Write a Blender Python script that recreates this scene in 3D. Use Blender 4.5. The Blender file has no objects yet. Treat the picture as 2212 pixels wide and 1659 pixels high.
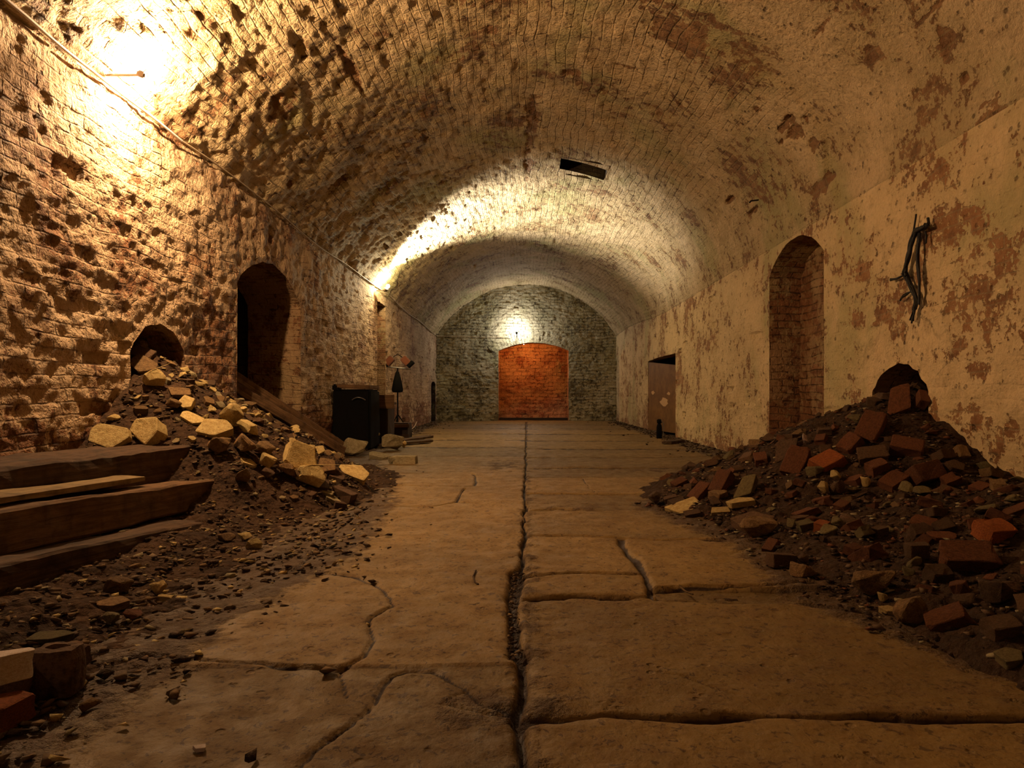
import bpy, bmesh, math, random
import numpy as np
from mathutils import Vector, Matrix, Euler, Quaternion
C = bpy.context.scene.collection
H = 0.85                      # camera height, the unit h everything is measured in
F = 1450.0                    # focal length in pixels of a 2212 wide frame
VX, VY = 1137.0, 855.0        # vanishing point of the tunnel axis
W = 3.6*H                     # half width of the tunnel
D = 26.85*H                   # distance to the end wall
TOP = 5.44*H                  # crown height
R_ = random.Random(7)

# ------------------------------------------------------------------ noise
def _hash(i, j, k, s):
    n = (i*374761393 + j*668265263 + k*2147483647 + s*1274126177) & 0xffffffff
    n = ((n ^ (n >> 13))*1274126177) & 0xffffffff
    n = ((n ^ (n >> 16))*2246822519) & 0xffffffff
    return ((n ^ (n >> 15)) & 0xffffff)/float(0xffffff)
def vnoise(x, y, z, s=0):
    x = np.asarray(x, float); y = np.asarray(y, float)+0*x; z = np.asarray(z, float)+0*x
    xi = np.floor(x).astype(np.int64); yi = np.floor(y).astype(np.int64); zi = np.floor(z).astype(np.int64)
    fx = x-xi; fy = y-yi; fz = z-zi
    fx = fx*fx*(3-2*fx); fy = fy*fy*(3-2*fy); fz = fz*fz*(3-2*fz)
    r = 0
    for a in (0, 1):
        for b in (0, 1):
            for c in (0, 1):
                w = (fx if a else 1-fx)*(fy if b else 1-fy)*(fz if c else 1-fz)
                r = r + w*_hash(xi+a, yi+b, zi+c, s)
    return r*2-1
def fbm(x, y, z, s=0, o=4):
    r = 0; a = 1.0; f = 1.0
    for k in range(o):
        r = r + a*vnoise(x*f, y*f, z*f, s+k*17); a *= .5; f *= 2.03
    return r
def sstep(a, b, x):
    t = np.clip((x-a)/(b-a), 0, 1); return t*t*(3-2*t)

# ------------------------------------------------------------------ nodes
class NT:
    def __init__(s, name):
        s.m = bpy.data.materials.new(name); s.m.use_nodes = True
        s.t = s.m.node_tree; s.t.nodes.clear()
        s.out = s.n('ShaderNodeOutputMaterial')
    def n(s, typ, **kw):
        nd = s.t.nodes.new(typ)
        for k, v in kw.items(): setattr(nd, k, v)
        return nd
    def set(s, sock, v):
        if isinstance(v, bpy.types.NodeSocket): s.t.links.new(v, sock)
        else:
            if sock.type == 'RGBA' and len(v) == 3: v = (*v, 1)
            sock.default_value = v
    def math(s, op, a, b=0.0, c=0.0, clamp=False):
        nd = s.n('ShaderNodeMath', operation=op, use_clamp=clamp)
        s.set(nd.inputs[0], a); s.set(nd.inputs[1], b); s.set(nd.inputs[2], c)
        return nd.outputs[0]
    def noise(s, scale, detail=4, rough=.6, vec=None, dist=0.0):
        nd = s.n('ShaderNodeTexNoise'); nd.inputs['Scale'].default_value = scale
        nd.inputs['Detail'].default_value = detail; nd.inputs['Roughness'].default_value = rough
        nd.inputs['Distortion'].default_value = dist
        if vec is not None: s.set(nd.inputs['Vector'], vec)
        return nd.outputs['Fac']
    def voro(s, scale, vec=None, feature='F1', out='Distance'):
        nd = s.n('ShaderNodeTexVoronoi', feature=feature); nd.inputs['Scale'].default_value = scale
        if vec is not None: s.set(nd.inputs['Vector'], vec)
        return nd.outputs[out]
    def ss(s, x, a, b, lo=0.0, hi=1.0):
        nd = s.n('ShaderNodeMapRange', interpolation_type='SMOOTHSTEP')
        s.set(nd.inputs[0], x)
        nd.inputs[1].default_value = a; nd.inputs[2].default_value = b
        nd.inputs[3].default_value = lo; nd.inputs[4].default_value = hi
        return nd.outputs[0]
    def mix(s, f, a, b, mode='MIX'):
        nd = s.n('ShaderNodeMix', data_type='RGBA', blend_type=mode)
        s.set(nd.inputs[0], f); s.set(nd.inputs[6], a); s.set(nd.inputs[7], b)
        return nd.outputs[2]
    def coord(s, kind='Object'): return s.n('ShaderNodeTexCoord').outputs[kind]
    def attr(s, name): return s.n('ShaderNodeAttribute', attribute_name=name).outputs['Fac']
    def vscale(s, v, sc):
        nd = s.n('ShaderNodeMapping'); s.set(nd.inputs[0], v); nd.inputs['Scale'].default_value = sc
        return nd.outputs[0]
    def bump(s, h, strength=1.0, dist=1.0):
        nd = s.n('ShaderNodeBump'); s.set(nd.inputs['Height'], h)
        nd.inputs['Strength'].default_value = strength; nd.inputs['Distance'].default_value = dist
        return nd.outputs[0]
    def bsdf(s, col, rough=.9, normal=None, spec=.25, metal=0.0):
        nd = s.n('ShaderNodeBsdfPrincipled')
        s.set(nd.inputs['Base Color'], col); s.set(nd.inputs['Roughness'], rough)
        s.set(nd.inputs['Specular IOR Level'], spec); s.set(nd.inputs['Metallic'], metal)
        if normal is not None: s.set(nd.inputs['Normal'], normal)
        s.t.links.new(nd.outputs[0], s.out.inputs[0]); return s.m

def masonry(name, wash, wash2, brick, brick2, amount, relief=.012, bw=.28, rh=.09, rough_h=.02, joint=.62, gloss=.75, green=.35):
    """lime-washed brick: joints from the UV map (metres), wash worn off in patches down to bare brick"""
    g = NT(name); uv = g.coord('UV'); ob = g.coord('Object')
    bt = g.n('ShaderNodeTexBrick'); bt.offset = .5; bt.squash = 1
    g.set(bt.inputs['Vector'], uv); bt.inputs['Scale'].default_value = 1
    bt.inputs['Color1'].default_value = (0, 0, 0, 1); bt.inputs['Color2'].default_value = (1, 1, 1, 1)
    bt.inputs['Mortar'].default_value = (.5, .5, .5, 1)
    bt.inputs['Mortar Size'].default_value = .010; bt.inputs['Mortar Smooth'].default_value = .9
    bt.inputs['Brick Width'].default_value = bw; bt.inputs['Row Height'].default_value = rh
    mort = bt.outputs['Fac']; tint = bt.outputs['Color']
    ex = g.attr('expose'); sm = g.attr('smooth')
    n1 = g.noise(1.3, 4, .6, ob); n2 = g.noise(9, 4, .65, ob); n3 = g.noise(34, 4, .6, ob); n4 = g.noise(3.1, 4, .6, ob)
    v = g.math('ADD', n1, g.math('MULTIPLY', g.math('SUBTRACT', n2, .5), .75))
    v = g.math('ADD', v, g.math('MULTIPLY', g.math('SUBTRACT', n3, .5), .42)); v = g.math('ADD', v, g.math('MULTIPLY', g.math('SUBTRACT', g.noise(16, 3, .6, ob, .5), .5), .22))
    v = g.math('ADD', v, ex)
    v = g.math('ADD', v, g.math('MULTIPLY', mort, .03)); reg = g.ss(g.noise(1.9, 4, .6, ob), .42, .60)
    bare = g.ss(v, .66-amount, .72-amount)
    # small round pits
    vo = g.voro(13, ob); pit = g.math('MULTIPLY', g.ss(vo, .30, .14), g.ss(n4, .44, .54))
    pit = g.math('MULTIPLY', pit, g.ss(n2, .42, .55))
    # colours
    wc = g.mix(g.ss(n1, .35, .65), wash, wash2)
    wc = g.mix(g.math('MULTIPLY', g.ss(n3, .45, .75), .35), wc, tuple(c*.62 for c in wash2))
    wc = g.mix(g.math('MULTIPLY', g.ss(n2, .52, .66), .40), wc, tuple(a*.55+b*.2 for a, b in zip(wash2, brick)))
    wc = g.mix(g.math('MULTIPLY', g.ss(g.noise(.75, 5, .6, g.vscale(ob, (1, 1, .6))), .50, .66), green), wc, (.33, .30, .125))
    bc = g.mix(tint, brick, brick2)
    bc = g.mix(g.math('MULTIPLY', mort, .7), bc, tuple(c*.6 for c in wash2))
    bc = g.mix(g.math('MULTIPLY', g.ss(n2, .45, .7), .5), bc, tuple(c*.35 for c in brick))
    col = g.mix(bare, wc, bc)
    jt = g.math('MULTIPLY', g.math('MULTIPLY', mort, g.math('ADD', .25, g.math('MULTIPLY', reg, .75))), g.math('MULTIPLY', g.ss(n2, .40, .60), g.math('SUBTRACT', joint, g.math('MULTIPLY', sm, joint))))
    col = g.mix(jt, col, tuple(c*.30 for c in brick))
    col = g.mix(g.math('MULTIPLY', pit, .7), col, tuple(c*.4 for c in brick))
    # relief in metres
    rel = g.math('SUBTRACT', 1.0, g.math('MULTIPLY', sm, .95))
    jw = g.math('MULTIPLY', g.math('ADD', .22, g.math('MULTIPLY', g.math('MULTIPLY', g.ss(n2, .35, .62), g.math('ADD', .35, reg)), .85)), rel)
    h = g.math('MULTIPLY', g.math('MULTIPLY', mort, jw), -relief)
    h = g.math('ADD', h, g.math('MULTIPLY', n2, rough_h))
    h = g.math('ADD', h, g.math('MULTIPLY', n3, rough_h*.50)); h = g.math('ADD', h, g.math('MULTIPLY', g.noise(17, 4, .6, ob, .8), rough_h*.6))
    h = g.math('ADD', h, g.math('MULTIPLY', g.noise(90, 3, .6, ob), rough_h*.14))
    h = g.math('ADD', h, g.math('MULTIPLY', bare, -.006))
    h = g.math('ADD', h, g.math('MULTIPLY', pit, -.012))
    return g.bsdf(col, gloss, g.bump(h, 1.0, 1.0), .3)

def stone_mat(name, c1, c2, sc=9, dark=.5, rough=.9, hgt=.006):
    g = NT(name); ob = g.coord('Object'); inf = g.n('ShaderNodeObjectInfo').outputs['Random']
    n = g.noise(sc, 5, .65, ob); n2 = g.noise(sc*4, 4, .6, ob)
    col = g.mix(g.ss(n, .35, .65), c1, c2)
    col = g.mix(g.math('MULTIPLY', g.ss(n2, .48, .7), dark), col, tuple(c*.3 for c in c2))
    val = g.math('ADD', .72, g.math('MULTIPLY', inf, .5))
    hsv = g.n('ShaderNodeHueSaturation'); g.set(hsv.inputs['Value'], val); g.set(hsv.inputs['Color'], col)
    h = g.math('ADD', g.math('MULTIPLY', n, hgt*2), g.math('MULTIPLY', n2, hgt))
    return g.bsdf(hsv.outputs[0], rough, g.bump(h, .8, 1.0), .2)

def wood_mat(name, c1, c2, rough=.85):
    g = NT(name); ob = g.vscale(g.coord('Object'), (1.2, 26, 26))
    n = g.noise(1.5, 6, .65, ob, .6); n2 = g.noise(7, 5, .6, g.coord('Object'))
    col = g.mix(g.ss(n, .35, .65), c1, c2); col = g.mix(g.math('MULTIPLY', g.ss(n2, .45, .7), .6), col, tuple(c*.35 for c in c2))
    h = g.math('ADD', g.math('MULTIPLY', n, .007), g.math('MULTIPLY', n2, .006))
    return g.bsdf(col, rough, g.bump(h, 1.0, 1.0), .25)

def flat_mat(name, col, rough=.5, metal=0.0, spec=.4):
    g = NT(name); n = g.noise(30, 3, .6, g.coord('Object'))
    return g.bsdf(g.mix(g.math('MULTIPLY', n, .5), col, tuple(c*.5 for c in col)), rough, None, spec, metal)

def emit_mat(name, col, strength):
    g = NT(name); e = g.n('ShaderNodeEmission'); e.inputs[0].default_value = (*col, 1); e.inputs[1].default_value = strength
    g.t.links.new(e.outputs[0], g.out.inputs[0]); return g.m

M = {}
M['wall_l'] = masonry('lime_washed_wall', (.60, .43, .26), (.42, .27, .15), (.24, .105, .045), (.33, .16, .07), .085, relief=.013, rough_h=.046, joint=.5, green=.15)
M['wall_r'] = masonry('cream_plastered_wall', (.66, .49, .27), (.52, .385, .20), (.27, .125, .05), (.36, .18, .075), .085, relief=.007, rough_h=.019, joint=.35, green=.6)
M['vault'] = masonry('lime_washed_vault', (.60, .45, .26), (.43, .32, .16), (.23, .12, .055), (.33, .18, .08), .06, relief=.014, rough_h=.040, joint=.42, green=.7)
M['end'] = masonry('grey_end_wall', (.42, .36, .23), (.27, .235, .13), (.15, .12, .065), (.22, .18, .10), .05, relief=.026, rough_h=.017, joint=.8, rh=.10)
M['bare'] = masonry('bare_brick', (.38, .24, .12), (.27, .155, .07), (.20, .085, .035), (.30, .14, .06), .06, relief=.016, rough_h=.03, joint=.55)
M['dark'] = masonry('shade_brick', (.05, .03, .02), (.04, .025, .016), (.05, .03, .016), (.06, .035, .02), .1, relief=.012, rough_h=.02)  # near-black brick: shade of chambers, shaft and low recess put into the colour
M['red'] = masonry('red_brick', (.52, .24, .10), (.36, .13, .05), (.28, .07, .025), (.42, .15, .05), .12, relief=.045, rough_h=.05, joint=1.6, rh=.13, bw=.32)
M['stone'] = stone_mat('pale_limestone', (.62, .47, .20), (.46, .31, .11))
M['stone2'] = stone_mat('brown_stone', (.24, .145, .06), (.14, .08, .035))
M['brick'] = stone_mat('broken_brick', (.19, .07, .03), (.11, .045, .022), 12)
M['brick2'] = stone_mat('mortar_covered_brick', (.15, .085, .045), (.085, .048, .026), 14)
M['orange'] = stone_mat('orange_brick', (.40, .12, .03), (.25, .075, .025), 12, .3)
M['white'] = stone_mat('pale_concrete', (.92, .80, .72), (.74, .58, .48), 14, .2)
M['olive'] = stone_mat('olive_stone', (.20, .155, .065), (.13, .10, .045), 12, .3)
M['grey'] = stone_mat('grey_stone', (.38, .31, .17), (.26, .20, .10), 9)
M['gravel'] = stone_mat('gravel_chips', (.20, .13, .07), (.11, .068, .038), 5, .3)
M['wood_d'] = wood_mat('dark_timber', (.10, .055, .028), (.05, .028, .015))
M['wood_m'] = wood_mat('brown_timber', (.20, .11, .05), (.11, .06, .028))
M['wood_p'] = wood_mat('pale_board', (.30, .21, .09), (.20, .13, .06))
M['black'] = flat_mat('black_metal', (.006, .0055, .005), .85, 0, .08)
M['dkbrown'] = flat_mat('dark_brown_board', (.035, .018, .009), .75)
M['conduit'] = flat_mat('pale_conduit', (.62, .55, .50), .4)
M['cable'] = flat_mat('pale_cable', (.50, .38, .24), .5)
M['steel'] = flat_mat('grey_steel', (.30, .28, .25), .35, .8)
M['lamp_o'] = flat_mat('orange_housing', (.17, .045, .010), .5)
M['wire'] = flat_mat('black_wire', (.010, .007, .005), .7)
M['doorp'] = stone_mat('brown_painted_door', (.24, .12, .035), (.17, .08, .024), 3, .15, .6, .001)
M['peel'] = flat_mat('pale_peeled_spot', (.60, .38, .20), .8)
M['bulb1'] = emit_mat('warm_bulb', (1, .64, .34), 8000)
M['fill_bulb'] = emit_mat('warm_fill_bulb', (1, .66, .42), 330)
M['bulb2'] = emit_mat('white_bulb', (1, .80, .46), 2000)
M['bulb3'] = emit_mat('cool_bulb', (1, .96, .88), 850)
M['bulb4'] = emit_mat('orange_bulb', (1, .44, .12), 1150)

def earth_mat(name, c1, c2):
    g = NT(name); ob = g.coord('Object')
    n = g.noise(6, 6, .7, ob); n2 = g.noise(40, 4, .65, ob); v = g.voro(28, ob)
    col = g.mix(g.ss(n, .35, .65), c1, c2); col = g.mix(g.math('MULTIPLY', g.ss(n2, .55, .75), .5), col, tuple(min(1, c*2.4) for c in c1))
    h = g.math('ADD', g.math('MULTIPLY', n2, .02), g.math('MULTIPLY', v, -.016))
    return g.bsdf(col, .95, g.bump(h, 1, 1), .15)
M['earth'] = earth_mat('rubble_earth', (.070, .038, .019), (.036, .020, .011))
M['earth2'] = earth_mat('dark_rubble_earth', (.055, .030, .017), (.03, .017, .010))

def floor_mat():
    g = NT('concrete_slab_floor'); ob = g.coord('Object')
    j = g.attr('joint'); d = g.attr('dirt'); t = g.attr('tint')
    n = g.noise(1.1, 6, .65, ob); n2 = g.noise(7, 6, .7, ob); n3 = g.noise(45, 4, .65, ob); n4 = g.noise(16, 4, .6, ob)
    vo = g.voro(13, ob)
    col = g.mix(g.ss(n, .35, .65), (.245, .152, .046), (.172, .104, .031))
    col = g.mix(g.math('MULTIPLY', g.ss(n2, .47, .62), .55), col, (.17, .10, .04))
    col = g.mix(g.math('MULTIPLY', g.ss(g.noise(30, 4, .65, ob, .5), .585, .635), .85), col, (.085, .047, .02)); col = g.mix(g.math('MULTIPLY', g.math('MULTIPLY', g.ss(g.noise(48, 3, .6, ob, .8), .58, .64), g.ss(n2, .42, .6)), .8), col, (.06, .032, .015))
    col = g.mix(g.math('MULTIPLY', g.ss(n3, .55, .72), .4), col, (.11, .065, .03))
    tn = g.math('ADD', .62, g.math('MULTIPLY', t, .6))
    hsv = g.n('ShaderNodeHueSaturation'); g.set(hsv.inputs['Value'], tn); g.set(hsv.inputs['Color'], col); col = hsv.outputs[0]
    dm = g.ss(g.math('ADD', d, g.math('MULTIPLY', g.math('SUBTRACT', n2, .5), 1.3)), .35, .7)
    col = g.mix(g.math('MULTIPLY', dm, .88), col, (.075, .042, .02))
    col = g.mix(g.ss(g.math('ADD', j, g.math('MULTIPLY', g.math('SUBTRACT', n4, .5), .9)), .3, .75), col, (.035, .018, .01))
    pit = g.math('MULTIPLY', g.ss(vo, .2, .08), g.ss(n2, .45, .55))
    h = g.math('ADD', g.math('MULTIPLY', n3, .0045), g.math('MULTIPLY', n4, .006))
    h = g.math('ADD', h, g.math('MULTIPLY', n2, .007)); h = g.math('ADD', h, g.math('MULTIPLY', pit, -.006))
    h = g.math('ADD', h, g.math('MULTIPLY', dm, g.math('MULTIPLY', n3, .014)))
    return g.bsdf(col, g.ss(n2, .3, .7, .55, .85), g.bump(h, 1, 1), .3)
M['floor'] = floor_mat()

# ------------------------------------------------------------------ object helpers
def put(name, me, mat, parent=None):
    o = bpy.data.objects.new(name, me); C.objects.link(o)
    if mat is not None and not me.materials: me.materials.append(mat)
    if parent is not None: o.parent = parent
    return o
def tag(o, label=None, cat=None, group=None, kind=None):
    if label: o['label'] = label
    if cat: o['category'] = cat
    if group: o['group'] = group
    if kind: o['kind'] = kind
    return o
def empty(name, loc, label, cat, group=None):
    o = bpy.data.objects.new(name, None); C.objects.link(o); o.location = loc; o.empty_display_size = .1
    return tag(o, label, cat, group)
def bm_obj(name, bm, mat, parent=None, smooth=False):
    me = bpy.data.meshes.new(name); bm.to_mesh(me); bm.free()
    if smooth: me.shade_smooth()
    return put(name, me, mat, parent)
def world(px, py, X=None, Y=None, Z=None):
    """point seen at a pixel, given one coordinate (metres)"""
    a = (px-VX)/F; b = -(py-VY)/F
    if X is not None: Y = X/a
    elif Z is not None: Y = (Z-H)/b
    return Vector((a*Y, Y, H+b*Y))

def grid_mesh(name, P, UV=None, keep=None, attrs=None, mat=None, flip=False, smooth=True, snapP=None):
    nu, nv = P.shape[:2]
    idx = np.arange(nu*nv).reshape(nu, nv)
    q = np.stack([idx[:-1, :-1], idx[1:, :-1], idx[1:, 1:], idx[:-1, 1:]], -1).reshape(-1, 4)
    if keep is not None: q = q[keep.reshape(-1)]
    if flip: q = q[:, ::-1]
    used = np.zeros(nu*nv, bool); used[q.reshape(-1)] = True
    remap = np.cumsum(used)-1
    q = remap[q]; V = P.reshape(-1, 3)[used]
    me = bpy.data.meshes.new(name)
    me.vertices.add(len(V)); me.vertices.foreach_set('co', V.astype(np.float32).reshape(-1))
    me.loops.add(q.size); me.loops.foreach_set('vertex_index', q.astype(np.int32).reshape(-1))
    me.polygons.add(len(q)); me.polygons.foreach_set('loop_start', np.arange(0, q.size, 4, dtype=np.int32))
    me.update(calc_edges=True)
    if UV is not None:
        l = me.uv_layers.new(name='UVMap'); u = UV.reshape(-1, 2)[used][q.reshape(-1)]
        l.data.foreach_set('uv', u.astype(np.float32).reshape(-1))
    for k, a in (attrs or {}).items():
        at = me.attributes.new(k, 'FLOAT', 'POINT'); at.data.foreach_set('value', a.reshape(-1)[used].astype(np.float32))
    me.validate()
    if smooth: me.shade_smooth()
    me.materials.append(mat)
    return put(name, me, mat)

# ------------------------------------------------------------------ openings as polygons in a wall's own (a, z) plane
def arch_poly(a0, a1, zs, za, z0=-.06, n=14, jag=0.0, seed=1):
    r = random.Random(seed); c = (a0+a1)/2; hw = (a1-a0)/2; rise = max(za-zs, 1e-3)
    R = (hw*hw+rise*rise)/(2*rise)
    pts = [(a0, z0)]
    m = 8
    for k in range(1, m): pts.append((a0+r.uniform(-jag, jag), z0+(zs-z0)*k/m))
    th = math.asin(min(1, hw/R))
    if rise > hw: th = math.pi/2
    for k in range(n+1):
        t = -th+2*th*k/n
        if rise > hw: p = (c+hw*math.sin(t), zs+rise*math.cos(t))
        else: p = (c+R*math.sin(t), za-R+R*math.cos(t))
        pts.append((p[0]+r.uniform(-jag, jag), p[1]+r.uniform(-jag, jag)))
    for k in range(1, m): pts.append((a1+r.uniform(-jag, jag), zs-(zs-z0)*k/m))
    pts.append((a1, z0))
    return np.array(pts)
def inside(poly, a, z):
    res = np.zeros(a.shape, bool); n = len(poly)
    for i in range(n):
        x1, y1 = poly[i]; x2, y2 = poly[(i+1) % n]
        if y1 == y2: continue
        c = ((y1 > z) != (y2 > z)) & (a < (x2-x1)*(z-y1)/(y2-y1)+x1)
        res ^= c
    return res
def nearest(poly, a, z, closed=False, pad=.6):
    if a.size > 40000:
        lo = poly.min(0)-pad; hi = poly.max(0)+pad
        m = (a > lo[0]) & (a < hi[0]) & (z > lo[1]) & (z < hi[1])
        B = np.full(a.shape, 1e9); NA = a.copy(); NZ = z.copy()
        if m.any():
            b, x, y = nearest_(poly, a[m], z[m], closed); B[m] = b; NA[m] = x; NZ[m] = y
        return B, NA, NZ
    return nearest_(poly, a, z, closed)
def nearest_(poly, a, z, closed=False):
    best = np.full(a.shape, 1e9); na = a.copy(); nz = z.copy(); n = len(poly)
    for i in range(n if closed else n-1):
        p = poly[i]; q = poly[(i+1) % n]; d = q-p; L = (d*d).sum()+1e-12
        t = np.clip(((a-p[0])*d[0]+(z-p[1])*d[1])/L, 0, 1)
        x = p[0]+t*d[0]; y = p[1]+t*d[1]; dd = np.hypot(a-x, z-y)
        m = dd < best; best[m] = dd[m]; na[m] = x[m]; nz[m] = y[m]
    return best, na, nz
def cut(A, Z, polys):
    """returns keep mask for the faces and snaps the rim vertices of the grid onto the outlines"""
    ca = (A[:-1, :-1]+A[1:, :-1]+A[1:, 1:]+A[:-1, 1:])/4; cz = (Z[:-1, :-1]+Z[1:, :-1]+Z[1:, 1:]+Z[:-1, 1:])/4
    keep = np.ones(ca.shape, bool); fade = np.ones(A.shape)
    for p in polys:
        ins = inside(p, ca, cz); keep &= ~ins
        tr = np.zeros(A.shape, bool); tk = np.zeros(A.shape, bool)
        for du in (0, 1):
            for dv in (0, 1):
                sl = (slice(du, A.shape[0]-1+du), slice(dv, A.shape[1]-1+dv))
                tr[sl] |= ins; tk[sl] |= ~ins
        d, na, nz = nearest(p, A, Z)
        m = tr & tk; A[m] = na[m]; Z[m] = nz[m]
        fade = np.minimum(fade, sstep(0, .07, np.where(m, 0, d)))
    return keep, fade

def warp_uv(u, v, seed):
    return (u+.045*fbm(u*1.4, v*2.2, 0*u, seed, 4), v+.026*fbm(u*2.1, v*1.5, 0*u+5, seed+3, 4)+.03*vnoise(u*.35, v*.4, 0*u, seed+9))
def brick_cells(u, v, bw=.28, rh=.09, seed=0):
    row = np.floor(v/rh).astype(np.int64); off = np.where(row % 2 == 0, .5*bw, 0)
    col = np.floor((u+off)/bw).astype(np.int64)
    return _hash(row, col, 0*row+3, seed), _hash(row, col, 0*row+8, seed+5)

def ringcoords(y0=-5.5, y1=D, k=.0042):
    ys = list(np.arange(y0, 1.6, .12)); y = 1.6
    while y < y1-.03: ys.append(y); y += max(.009, y*k)
    ys.append(y1); return np.array(ys)
YR = ringcoords()
def zspring(Y): return H*np.interp(Y/H, [0, 10, 26.85], [3.70, 3.62, 3.38])

def gblend(Y): return sstep(25*H, 17*H, np.asarray(Y, float))

def zspringR(Y):
    g = gblend(Y); return g*3.16*H+(1-g)*zspring(Y)
def vprof(T, Y):
    """vault section: T in -1..1 from left springing to right springing -> x, z"""
    T = np.asarray(T, float); Y = np.asarray(Y, float)+0*T
    zs = zspring(Y); sag = TOP-zs; R = (W*W+sag*sag)/(2*sag); phi = np.arcsin(W/R)
    X = R*np.sin(T*phi); Z = TOP-R+R*np.cos(T*phi)
    g = gblend(Y)*(T > 0); e = T*math.pi/2
    return (1-g)*X+g*W*np.sin(e), (1-g)*Z+g*(3.16*H+(TOP-3.16*H)*np.cos(e))
_TT = np.linspace(-1, 1, 401)
def ztop(x, y):
    X, Z = vprof(_TT, y); return float(np.interp(x, X, Z))
def t_of(x, y):
    X, Z = vprof(_TT, y); return float(np.interp(x, X, _TT))
def side_wall(name, side, polys, arches, mat, seed, exf, rough=1.0, bumpout=None):
    nz = 190
    zz = np.linspace(0, 1, nz)
    A = np.repeat(YR[:, None], nz, 1); Z = (zspring(A) if side < 0 else zspringR(A))*zz[None, :]
    Z[:, 0] = -.05
    A0, Z0 = A.copy(), Z.copy()
    keep, fade = cut(A, Z, polys)
    u, v = warp_uv(A, Z, seed)
    for p, (a0, a1, zs, za, th) in zip(polys, arches):     # radial brick ring over each arch
        if th <= 0: continue
        c = (a0+a1)/2; cz = zs-(a1-a0)*.25
        r = np.hypot(A-c, Z-cz); ang = np.arctan2(A-c, Z-cz)*(Z > 0); d, _, _ = nearest(p, A, Z)
        m = (Z > zs-.02) & (d < th*(.85+.3*vnoise(A*8, Z*2, 0*A, 6))) & (np.abs(ang) < 1.0)
        u = np.where(m, r*1.0, u); v = np.where(m, (A-c)*.6+ang*(za-cz)*.4+.02*vnoise(A*9, Z*2, 0*A, 8), v)
    c1, c2 = brick_cells(u, v, seed=seed)
    ex = exf(A, Z)
    n = fbm(A*2.2, Z*2.2, 0*A, seed+1, 5)
    disp = .018*rough*n + .014*rough*fbm(A*9, Z*12, 0*A, seed+2, 4) + .010*rough*(c1-.5) - .035*(c2 > (.975 if rough > .8 else .985))
    if side > 0: disp = disp*np.linspace(1, 0, nz)[None, :]**.12
    disp = disp*fade + (0 if bumpout is None else bumpout(A, Z))
    X = side*W - side*disp
    X[:, -1] = side*W
    P = np.stack([X, A, Z], -1)
    o = grid_mesh(name, P, np.stack([u, v], -1), keep, {'expose': ex, 'smooth': np.clip(0*A+(1-rough)*1.5, 0, 1)}, mat, flip=side > 0)
    return tag(o, kind='structure')

def lining(name, poly, side, depth, mat, parent, skew=0.0, back=True, seed=3, backmat=None):
    """the jambs, soffit and back of a niche, swept into the wall"""
    n = 12; k = []
    for i in range(len(poly)-1):
        a, b = poly[i], poly[i+1]; m = max(1, int(np.hypot(*(b-a))/.05))
        for t in range(m): k.append(a+(b-a)*t/m)
    k.append(poly[-1]); k = np.array(k); dd = np.linspace(0, 1, max(6, int(depth/.04)))
    A = np.repeat(k[:, 0][:, None], len(dd), 1); Z = np.repeat(k[:, 1][:, None], len(dd), 1); S = 0*A+dd[None, :]*depth
    L = np.concatenate([[0], np.cumsum(np.hypot(*(k[1:]-k[:-1]).T))])
    cx = (poly[:, 0].min()+poly[:, 0].max())/2; cz = poly[:, 1].max()*.6
    nrm = np.stack([cx-A, cz-Z], -1); nrm /= np.linalg.norm(nrm, axis=-1)[..., None]+1e-9
    f = .012*fbm(A*6+S*5, Z*7, S*6, seed, 4)*sstep(0, .06, S)
    A2 = A+nrm[..., 0]*f; Z2 = Z+nrm[..., 1]*f
    P = np.stack([side*(W+S-.002), A2, Z2], -1)
    u, v = warp_uv(S, L[:, None]+0*S, seed)
    o = grid_mesh(name, P, np.stack([u, v], -1), None, {'expose': 0*A+.1, 'smooth': 0*A}, mat, flip=side < 0)
    o.parent = parent
    if back:
        a0, a1 = poly[:, 0].min(), poly[:, 0].max(); z1 = poly[:, 1].max()
        aa, zz = np.meshgrid(np.linspace(a0, a1, 60), np.linspace(-.05, z1, 90), indexing='ij')
        f = .02*fbm(aa*5, zz*6, 0*aa, seed+4, 4)
        P = np.stack([side*(W+depth-.01)+side*(-f), aa, zz], -1); u, v = warp_uv(aa, zz, seed+2)
        b = grid_mesh(name+'_back', P, np.stack([u, v], -1), None, {'expose': 0*aa+.1, 'smooth': 0*aa}, backmat or mat, flip=side > 0)
        b.parent = parent
    return o

h = H
# openings: (y near, y far, spring z, apex z, ring thickness)
LA = [(6.10*h, 7.08*h, 1.40*h, 1.70*h, .40), (8.35*h, 10.7*h, 2.42*h, 2.86*h, .50), (16.2*h, 17.15*h, 3.28*h, 3.30*h, 0), (25.4*h, 26.6*h, 1.45*h, 1.55*h, 0)]
LP = [arch_poly(a0, a1, zs, za, jag=.012, seed=i) for i, (a0, a1, zs, za, t) in enumerate(LA)]
RA = [(6.00*h, 6.98*h, 1.04*h, 1.31*h, .42), (8.12*h, 9.94*h, 2.76*h, 3.12*h, .30), (16.2*h, 19.85*h, 2.02*h, 2.04*h, 0)]
RP = [arch_poly(a0, a1, zs, za, jag=(.012 if i == 0 else .006), seed=20+i) for i, (a0, a1, zs, za, t) in enumerate(RA)]

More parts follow.
